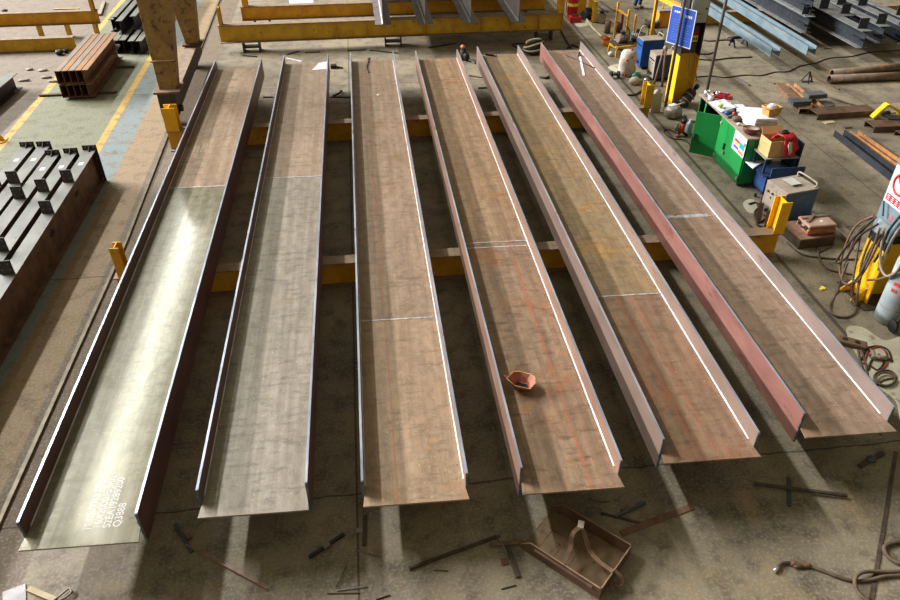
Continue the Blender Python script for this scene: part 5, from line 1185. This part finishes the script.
for k, (pa, pb, mt, lb) in enumerate((((337, 591), (367, 587), 'greysteel', 'thin pale rod at the bottom left of the floor joint'), ((336, 589), (347, 567), 'rustdark', 'thin dark rod standing off the pale rod at a sharp angle'), ((327, 594), (360, 593.5), 'rustdark', 'thin dark rod just below the pale rod'),
        ((355, 550), (381, 558), 'greysteel', 'thin grey wire right of the dark bar with the tab'), ((376, 600), (390, 595.5), 'darksteel', 'short dark rod cut by the bottom edge'), ((434, 570.5), (448, 571.5), 'rustdark', 'tiny dark rod under the long rusty bar'), ((501, 589.5), (516, 585.5), 'rustdark', 'tiny dark rod left of the rusty tray'))):
    fbar('thin_rod', pa, pb, .012 if k != 0 else .02, .014, MAT[mt], lb, z=(.015 if k == 1 else 0), cat='rod')
angle('angle_bar', (409, 569), (499, 536), .05, .008, MAT['rustdark'], 'long dark rusty angle bar on the floor below the third girder')
fbar('offcut_bar', (507.5, 547), (518, 578), .05, .03, MAT['rustdark'], 'dark bar crossing under the flat strip left of the rusty tray')
fbar('flat_strip', (489, 546.5), (523, 543.5), .05, .012, MAT['rust'], 'rusty flat strip pointing at the left corner of the tray', z=.031)
fbar('thin_rod', (494, 533), (507, 556), .012, .012, MAT['greysteel'], 'thin grey rod crossing the flat strip left of the tray', z=.044, cat='rod')
fbar('thin_rod', (498, 552), (524, 555), .012, .012, MAT['greysteel'], 'thin grey rod below the flat strip left of the tray', cat='rod')
mb = MB(); c = G(504.5, 562); mb.obox(c+Vector((0, 0, .008)), (.085, .09, .014), RZ(.1)); tag(mb.build('offcut_plate', MAT['rust']), 'small square rusty plate left of the dark bar', 'plate')
fbar('flat_bar', (621, 534), (693, 506.5), .085, .014, MAT['rust'], 'wide rusty flat bar lying behind the right side of the tray')
fbar('offcut_bar', (614.5, 518.5), (644.5, 504.5), .035, .03, M('blue_dark_steel', (76, 88, 92)), 'blue-grey bar crossing a rusty one behind the tray', z=.02)
fbar('offcut_bar', (601, 513.5), (640, 523.5), .03, .02, MAT['rustdark'], 'dark rusty bar under the blue-grey one behind the tray')
mb = MB(); c = G(625, 510); mb.obox(c+Vector((0, 0, .015)), (.10, .05, .028), RZ(.5)); tag(mb.build('offcut_block', MAT['rust']), 'small rusty block behind the crossed bars', 'block')
fbar('thin_rod', (588, 499), (607, 503), .01, .01, MAT['rust'], 'thin rusty wire below the fourth girder, upper one', cat='rod')
fbar('thin_rod', (592, 503), (610, 502), .01, .01, MAT['rust'], 'thin rusty wire below the fourth girder, lower one', z=.011, cat='rod')
fbar('offcut_bar', (788.5, 479), (789, 507), .045, .03, M('blue_dark_steel', (76, 88, 92)), 'short dark bar lying under the long one at right')
fbar('long_bar', (753, 486), (846, 498), .04, .03, MAT['rustdark'], 'long dark bar crossing over the short one below the rightmost gap', z=.031)
t = thing('cross_offcut', 'dark bar with a blue-grey clump below the rightmost girder', 'offcut', G(871, 460.5), math.radians(22))
mb = MB(); mb.box(-.24, .24, -.03, .03, 0, .035); mb.build('bar', MAT['rustdark'], t); mb = MB(); mb.blob((-.02, -.0, .045), (.06, .06, .03), 8, 0, .25); mb.build('clump', M('blue_dark_steel', (76, 88, 92)), t)
# sheet metal offcut with strap at the lower left corner
t = thing('sheet_offcut', 'pale sheet steel plate in the bottom left corner of the floor', 'plate', G(17, 594), .35)
mb = MB(); mb.box(-.14, .09, -.16, .09, 0, .012); mb.build('plate', MAT['greysteel'], t)
t = thing('strap_loop', 'tan strap with a wire loop beside the pale plate at bottom left', 'strap', G(50, 597))
o_ = Vector(t.location)
mb = MB(); mb.bar(G(29, 589.5)-o_+Vector((0, 0, .02)), G(56, 601)-o_+Vector((0, 0, .02)), .06, .02); mb.build('strap', MAT['beige'], t)
mb = MB(); mb.tube(spline([G(x, y, .03)-o_ for x, y in ((54, 600), (62, 594), (69, 588.5), (71.5, 592), (66, 597), (58, 601))], 5), .012, 6); mb.build('loop', MAT['dustgrey'], t)
# welding torch and its lead
t = thing('welding_torch', 'brown welding torch with bent neck and lead on the floor at lower right', 'welding torch', G(826, 564)); o_ = Vector(t.location)
Q = lambda x, y, z=.03: G(x, y, z)-o_
mb = MB(); mb.tube(spline([Q(777, 568), Q(781, 564), Q(786, 562.5), Q(792, 562.8)], 5), .018, 8); mb.build('neck', MAT['rustdark'], t)
mb = MB(); mb.cyl(Q(774, 571.5), Q(779, 566.5), .022, 12); mb.build('nozzle', MAT['chrome'], t)
mb = MB(); mb.tube(spline([Q(791, 562.5), Q(796, 564.5), Q(803, 565), Q(810, 565.5)], 4), [.035, .038, .04, .036, .034, .036, .034, .032, .03, .03, .03, .026, .024], 10); mb.blob(Q(798, 566, .03), (.06, .03, .025), 8); mb.build('grip', MAT['rust'], t)
mb = MB(); mb.tube(spline([Q(809, 565.5, .022), Q(826, 572, .022), Q(842, 578, .022), Q(856, 581, .022), Q(870, 580, .022), Q(885, 576.5, .022), Q(905, 575, .022), Q(960, 570, .022), Q(1010, 540, .022)], 6), .022, 8); mb.build('lead', MAT['cable'], t)
cable('looped_cable', [G(x, y, z) for x, y, z in ((1010, 532, .022), (960, 564, .022), (905, 571, .03), (880, 571.5, .03), (862, 572.5, .06), (855, 580, .07), (858, 592, .05), (868, 601, .03), (885, 612, .03), (915, 612, .03), (965, 590, .03))], .022, MAT['cable'], 'tan cable loop crossing the torch lead at the lower right corner')
cable('looped_cable', [G(x, y, .03) for x, y in ((1000, 520), (940, 538), (905, 541.5), (892, 543), (884.5, 547), (886, 554), (893, 560), (905, 563.5), (935, 556))], .026, MAT['cable'], 'tan cable loop at the right edge above the torch lead')
# sheet steel tray
A0, B0, C0 = G(556, 511), G(520, 548), G(599, 600)
u = (C0-B0); TL = u.length; u.normalize(); v = Vector((-u.y, u.x, 0)); TWd = (A0-B0).dot(v)
t = thing('steel_tray', 'rusty sheet steel scoop tray with a bent strap handle on the near floor', 'tray', B0, math.atan2(u.y, u.x)); hh = .20
mr = M('tray_brown', (128, 106, 78), (106, 88, 64), (86, 66, 50), 3.5, thr=.58, rough=.6, metal=.15); mr2 = M('tray_brown_dark', (106, 78, 60), (86, 64, 50), (128, 96, 70), 4, thr=.6, rough=.6, metal=.15)
mb = MB(); mb.box(0, TL, 0, TWd, .002, .014); mb.build('floor_sheet', mr, t)
def wall(pts, y0, y1): 
    mb = MB(); mb.prism(pts, 'y', y0, y1); return mb.build('side_wall', mr2, t)
wall([(0, .014), (TL, .014), (TL, hh), (.13, hh), (0, .07)], 0, .012); wall([(0, .014), (TL, .014), (TL, hh), (.13, hh), (0, .07)], TWd-.012, TWd)
mb = MB(); mb.box(TL-.012, TL, .012, TWd-.012, .014, hh); mb.build('end_wall', mr2, t)
mb = MB(); w_ = .006
for yy in (.006, TWd-.006): mb.bar((.13, yy, hh+.003), (TL, yy, hh+.003), .014, w_); mb.bar((0, yy, .073), (.13, yy, hh+.003), .014, w_)
mb.bar((TL-.006, 0, hh+.003), (TL-.006, TWd, hh+.003), .014, w_); mb.bar((.004, 0, .017), (.004, TWd, .017), .01, .004); mb.build('rim', M('worn_edge', (164, 136, 108), (130, 104, 80), None, 12, rough=.5, metal=.2), t)
mb = MB()
for x0_, x1_, y_ in ((.0, .0, 0),): pass
for k in range(3): mb.box(.16+.2*k, .172+.2*k, .03, TWd*.62, .014, .0175)
mb.box(.04, TL-.04, TWd*.62, TWd*.62+.012, .014, .0175); mb.build('seam', MAT['rust'], t)
mb = MB(); mb.box(.2, TL-.1, -.03, -.0005, hh-.05, hh-.03); mb.box(.05, TL-.05, TWd, TWd+.02, hh*.4, hh*.4+.02); mb.build('stiffener', mr2, t)
def strap(pts, w, name='handle'):
    mb = MB(); pts = spline(pts, 4); 
    for p, q in zip(pts[:-1], pts[1:]): mb.bar(p, q+(q-p)*.12, w, .012)
    return mb.build(name, MAT['rust'], t)
strap([(TL*.55, .02, hh+.0), (TL*.52, .09, hh*.9), (TL*.50, TWd*.30, hh*1.2), (TL*.47, TWd*.42, hh*1.9), (TL*.5, TWd*.58, hh*2.1)], .05)
strap([(TL*.5, TWd*.58, hh*2.1), (TL*.58, TWd*.54, hh*1.7), (TL*.68, TWd*.48, hh*1.05), (TL*.82, TWd*.42, hh*.95), (TL-.006, TWd*.38, hh+.01)], .05)
mb = MB(); mb.obox((TL*.49, TWd*.61, hh*2.08), (.07, .10, .03), RZ(.4)); mb.build('bracket', MAT['dustgrey'], t)
strap([(TL+.006, TWd*.42, hh), (TL+.09, TWd*.42, hh*.8), (TL+.12, TWd*.36, hh*.5), (TL+.04, TWd*.32, hh*.35), (TL+.006, TWd*.32, hh*.4)], .04, 'hook')
# odds and ends on the floor behind the girders
for pa, pb, w_, mt, lb in (((287, 55), (299, 51.5), .07, 'slate', 'blue-grey flat bar on floor behind the second girder'), ((305, 53), (320, 52), .09, 'rustdark', 'dark flat bar on floor behind the second girder, right of the blue-grey one'), ((243, 56), (257, 57), .05, 'slate', 'thin grey bar on floor behind the first girder'), ((348, 51), (366, 50), .05, 'slate', 'thin grey bar on the floor behind the third girder'), ((370, 50.5), (398, 53.5), .07, 'slate', 'blue-grey strip on the floor behind the third girder'), ((429, 48), (456, 43.5), .08, 'black', 'dark bar on the floor behind the fourth girder'), ((330, 97.5), (350, 97.5), .05, 'black', 'dark bar across the floor between second and third girders'), ((263, 97.5), (273, 97.5), .05, 'black', 'dark bar across floor between first and second girders'), ((469, 76), (482, 78), .05, 'rustdark', 'rusty bar on the floor between fourth and fifth girders, upper one'), ((478, 88.5), (487, 88), .06, 'black', 'dark bar on floor between fourth and fifth girders, lower one')):
    fbar('floor_bar', pa, pb, w_, .025, MAT[mt], lb)
t = thing('wire_offcut', 'dark bent wire piece on the floor between second and third girders', 'wire', G(339, 95)); mb = MB(); mb.tube(spline([(-.16, -.15, .03), (0, 0, .05), (.08, .18, .04), (.02, .2, .04)], 4), .03, 7); mb.build('wire', MAT['black'], t)
t = thing('dark_clamp', 'small dark clamp on the floor between second and third girders near their far ends', 'clamp', G(334, 68)); mb = MB(); mb.box(-.1, .08, -.08, .1, 0, .1); mb.build('body', MAT['black'], t, .01); mb = MB(); mb.bar((.05, 0, .04), (.26, -.1, .03), .05, .04); mb.build('arm', MAT['rustdark'], t)
t = thing('hand_lamp', 'dark gun-like tool with orange tip behind the far end of the fourth girder', 'tool', G(464, 60))
mb = MB(); mb.cyl((0, 0, 0), (-.03, .0, .34), .09, 12); mb.blob((.06, -.1, .14), (.11, .12, .12), 10, 0, .15); mb.build('body', MAT['black'], t); mb = MB(); mb.blob((-.04, 0, .40), (.07, .06, .06), 8, 0, .2); mb.build('orange_tip', M('tip_orange', (240, 150, 100), (220, 130, 84), bump=0), t); mb = MB(); mb.bar((.08, -.12, .1), (.3, -.42, .03), .05, .04); mb.build('handle', MAT['greysteel'], t)
t = thing('wire_feeder', 'coil of tan and black welding lead in a round heap behind the fifth girder', 'cable coil', G(533, 54))
for k in range(6):
    mb = MB(); a0 = k*.55; r = .30-.02*k
    mb.tube([(r*math.cos(a)*1.15, r*.62*math.sin(a)*math.cos(.3*k), .10+.045*k+.16*math.sin(a+a0)*.5+.06) for a in [2*PI*j/22 for j in range(22)]], .035, 7, 0, True); mb.build('lead_turn', MAT['beige'] if k % 2 else MAT['black'], t)
t.name = 'coiled_lead'
mb = MB(); mb.blob((.12, .05, .16), (.26, .2, .14), 10, 0, .2); mb.build('core', MAT['darkcable'], t)
cable('cable', on_floor(((527, 51), (519, 48), (512, 45), (518, 43.5), (530, 44)), .02), .022, MAT['darkcable'], 'dark cable tail of the coiled lead behind the fifth girder')
for pp, lb in ((((561, 31), (566, 40), (571, 48)), 'dark cable on floor running from the yellow girder end to the rightmost girder'), (((567, 48), (572, 45), (578, 47)), 'dark cable bit at the far end of the rightmost girder'), (((540, 77), (546, 78), (549, 76)), 'short dark cable on floor between fifth and sixth girders')):
    cable('cable', on_floor(pp, .03), .03, MAT['darkcable'], lb)
sheet('white_board', ((289, 0), (313, 0), (314, 6), (290, 6.5)), .0, MAT['white'], 'white sheet on the floor behind the back yellow girders', 'sheet', .01)
for px, py, a, lb in ((11, 3.5, .3, 'small dark stone on the floor at the top left corner'), (67, 10, 0, 'x'),):
    if lb == 'x': continue
    mb = MB(); c = G(5, 12); mb.blob(c+Vector((0, 0, .05)), (.12, .08, .05), 8, 0, .2); tag(mb.build('stone', MAT['rustdark']), lb, 'stone')
fbar('long_bar', (54, 10), (80, 9.5), .07, .05, MAT['beige'], 'pale bar on the floor beyond the raised orange-yellow beam')
fbar('long_bar', (100, 16), (104.5, 3), .12, .08, MAT['dustgrey'], 'short grey bar on the floor right of the yellow end post')
for k, (px, py, r) in enumerate(((60, 55, .14), (66, 53, .1))):
    mb = MB(); c = G(px, py); mb.blob(c+Vector((0, 0, r*.6)), (r, r*.8, r*.6), 9, 0, .2); tag(mb.build('dark_lump', MAT['black']), ('dark lump on floor left of the brown channel bundle, larger one', 'dark lump on floor left of the brown channel bundle, smaller one')[k], 'scrap')
for k, (px, py) in enumerate(((30, 70), (43, 71), (47, 78), (24, 81), (55, 82))):
    mb = MB(); c = G(px, py); mb.blob(c+Vector((0, 0, .03)), (.12+.02*k, .08, .03), 8, 0, .25); tag(mb.build('concrete_chunk', MAT['dustgrey']), 'small pale rubble lump on the floor left of the brown channels, ' + ('uppermost left', 'upper middle', 'middle right', 'lower left', 'lowest right')[k], 'rubble', 'rubble left of the brown channels')
# ------------------------------------------------------------------ light
w = bpy.data.worlds.new('world'); bpy.context.scene.world = w; w.use_nodes = True
wn_ = w.node_tree; bgn = wn_.nodes['Background']; tcw = wn_.nodes.new('ShaderNodeTexCoord'); dt = wn_.nodes.new('ShaderNodeVectorMath'); dt.operation = 'DOT_PRODUCT'
# dim hall lit mostly from the open left and far sides
wn_.links.new(tcw.outputs['Generated'], dt.inputs[0]); dt.inputs[1].default_value = (-.90, .0, .25)
mr_ = wn_.nodes.new('ShaderNodeMapRange'); mr_.inputs[1].default_value = -.9; mr_.inputs[2].default_value = .95; mr_.inputs[3].default_value = .23; mr_.inputs[4].default_value = .60
wn_.links.new(dt.outputs['Value'], mr_.inputs[0]); wn_.links.new(mr_.outputs[0], bgn.inputs[1]); bgn.inputs[0].default_value = lin((224, 213, 184))
def strip(name, loc, target, sx, sy, power, col=(1, .97, .92)):
    ld = bpy.data.lights.new(name, 'AREA'); ld.shape = 'RECTANGLE'; ld.size = sx; ld.size_y = sy; ld.energy = power; ld.color = col
    o = bpy.data.objects.new(name, ld); C.objects.link(o); o.location = loc
    d = (Vector(target)-Vector(loc)); d.y = 0
    z = -d.normalized(); y = Vector((0, 1, 0)); x = y.cross(z)
    o.matrix_world = Matrix(((x.x, y.x, z.x, loc[0]), (x.y, y.y, z.y, loc[1]), (x.z, y.z, z.z, loc[2]), (0, 0, 0, 1)))
    return o
strip('skylight_strip', (-17.95, 50, 30), (-10, 50, 0), 1.0, 44, 2700, (.94, .97, 1))
strip('skylight_high', (-50, 58, 64), (0, 58, 0), 3.0, 60, 105000, (.97, .98, 1))
strip('skylight_far', (-80, 56, 40), (0, 56, 0), 3.5, 60, 235000, (.98, .95, 1))
vs_ = bpy.context.scene.view_settings
vs_.view_transform = 'Standard'; vs_.look = 'None'; vs_.exposure = 0; vs_.gamma = 1
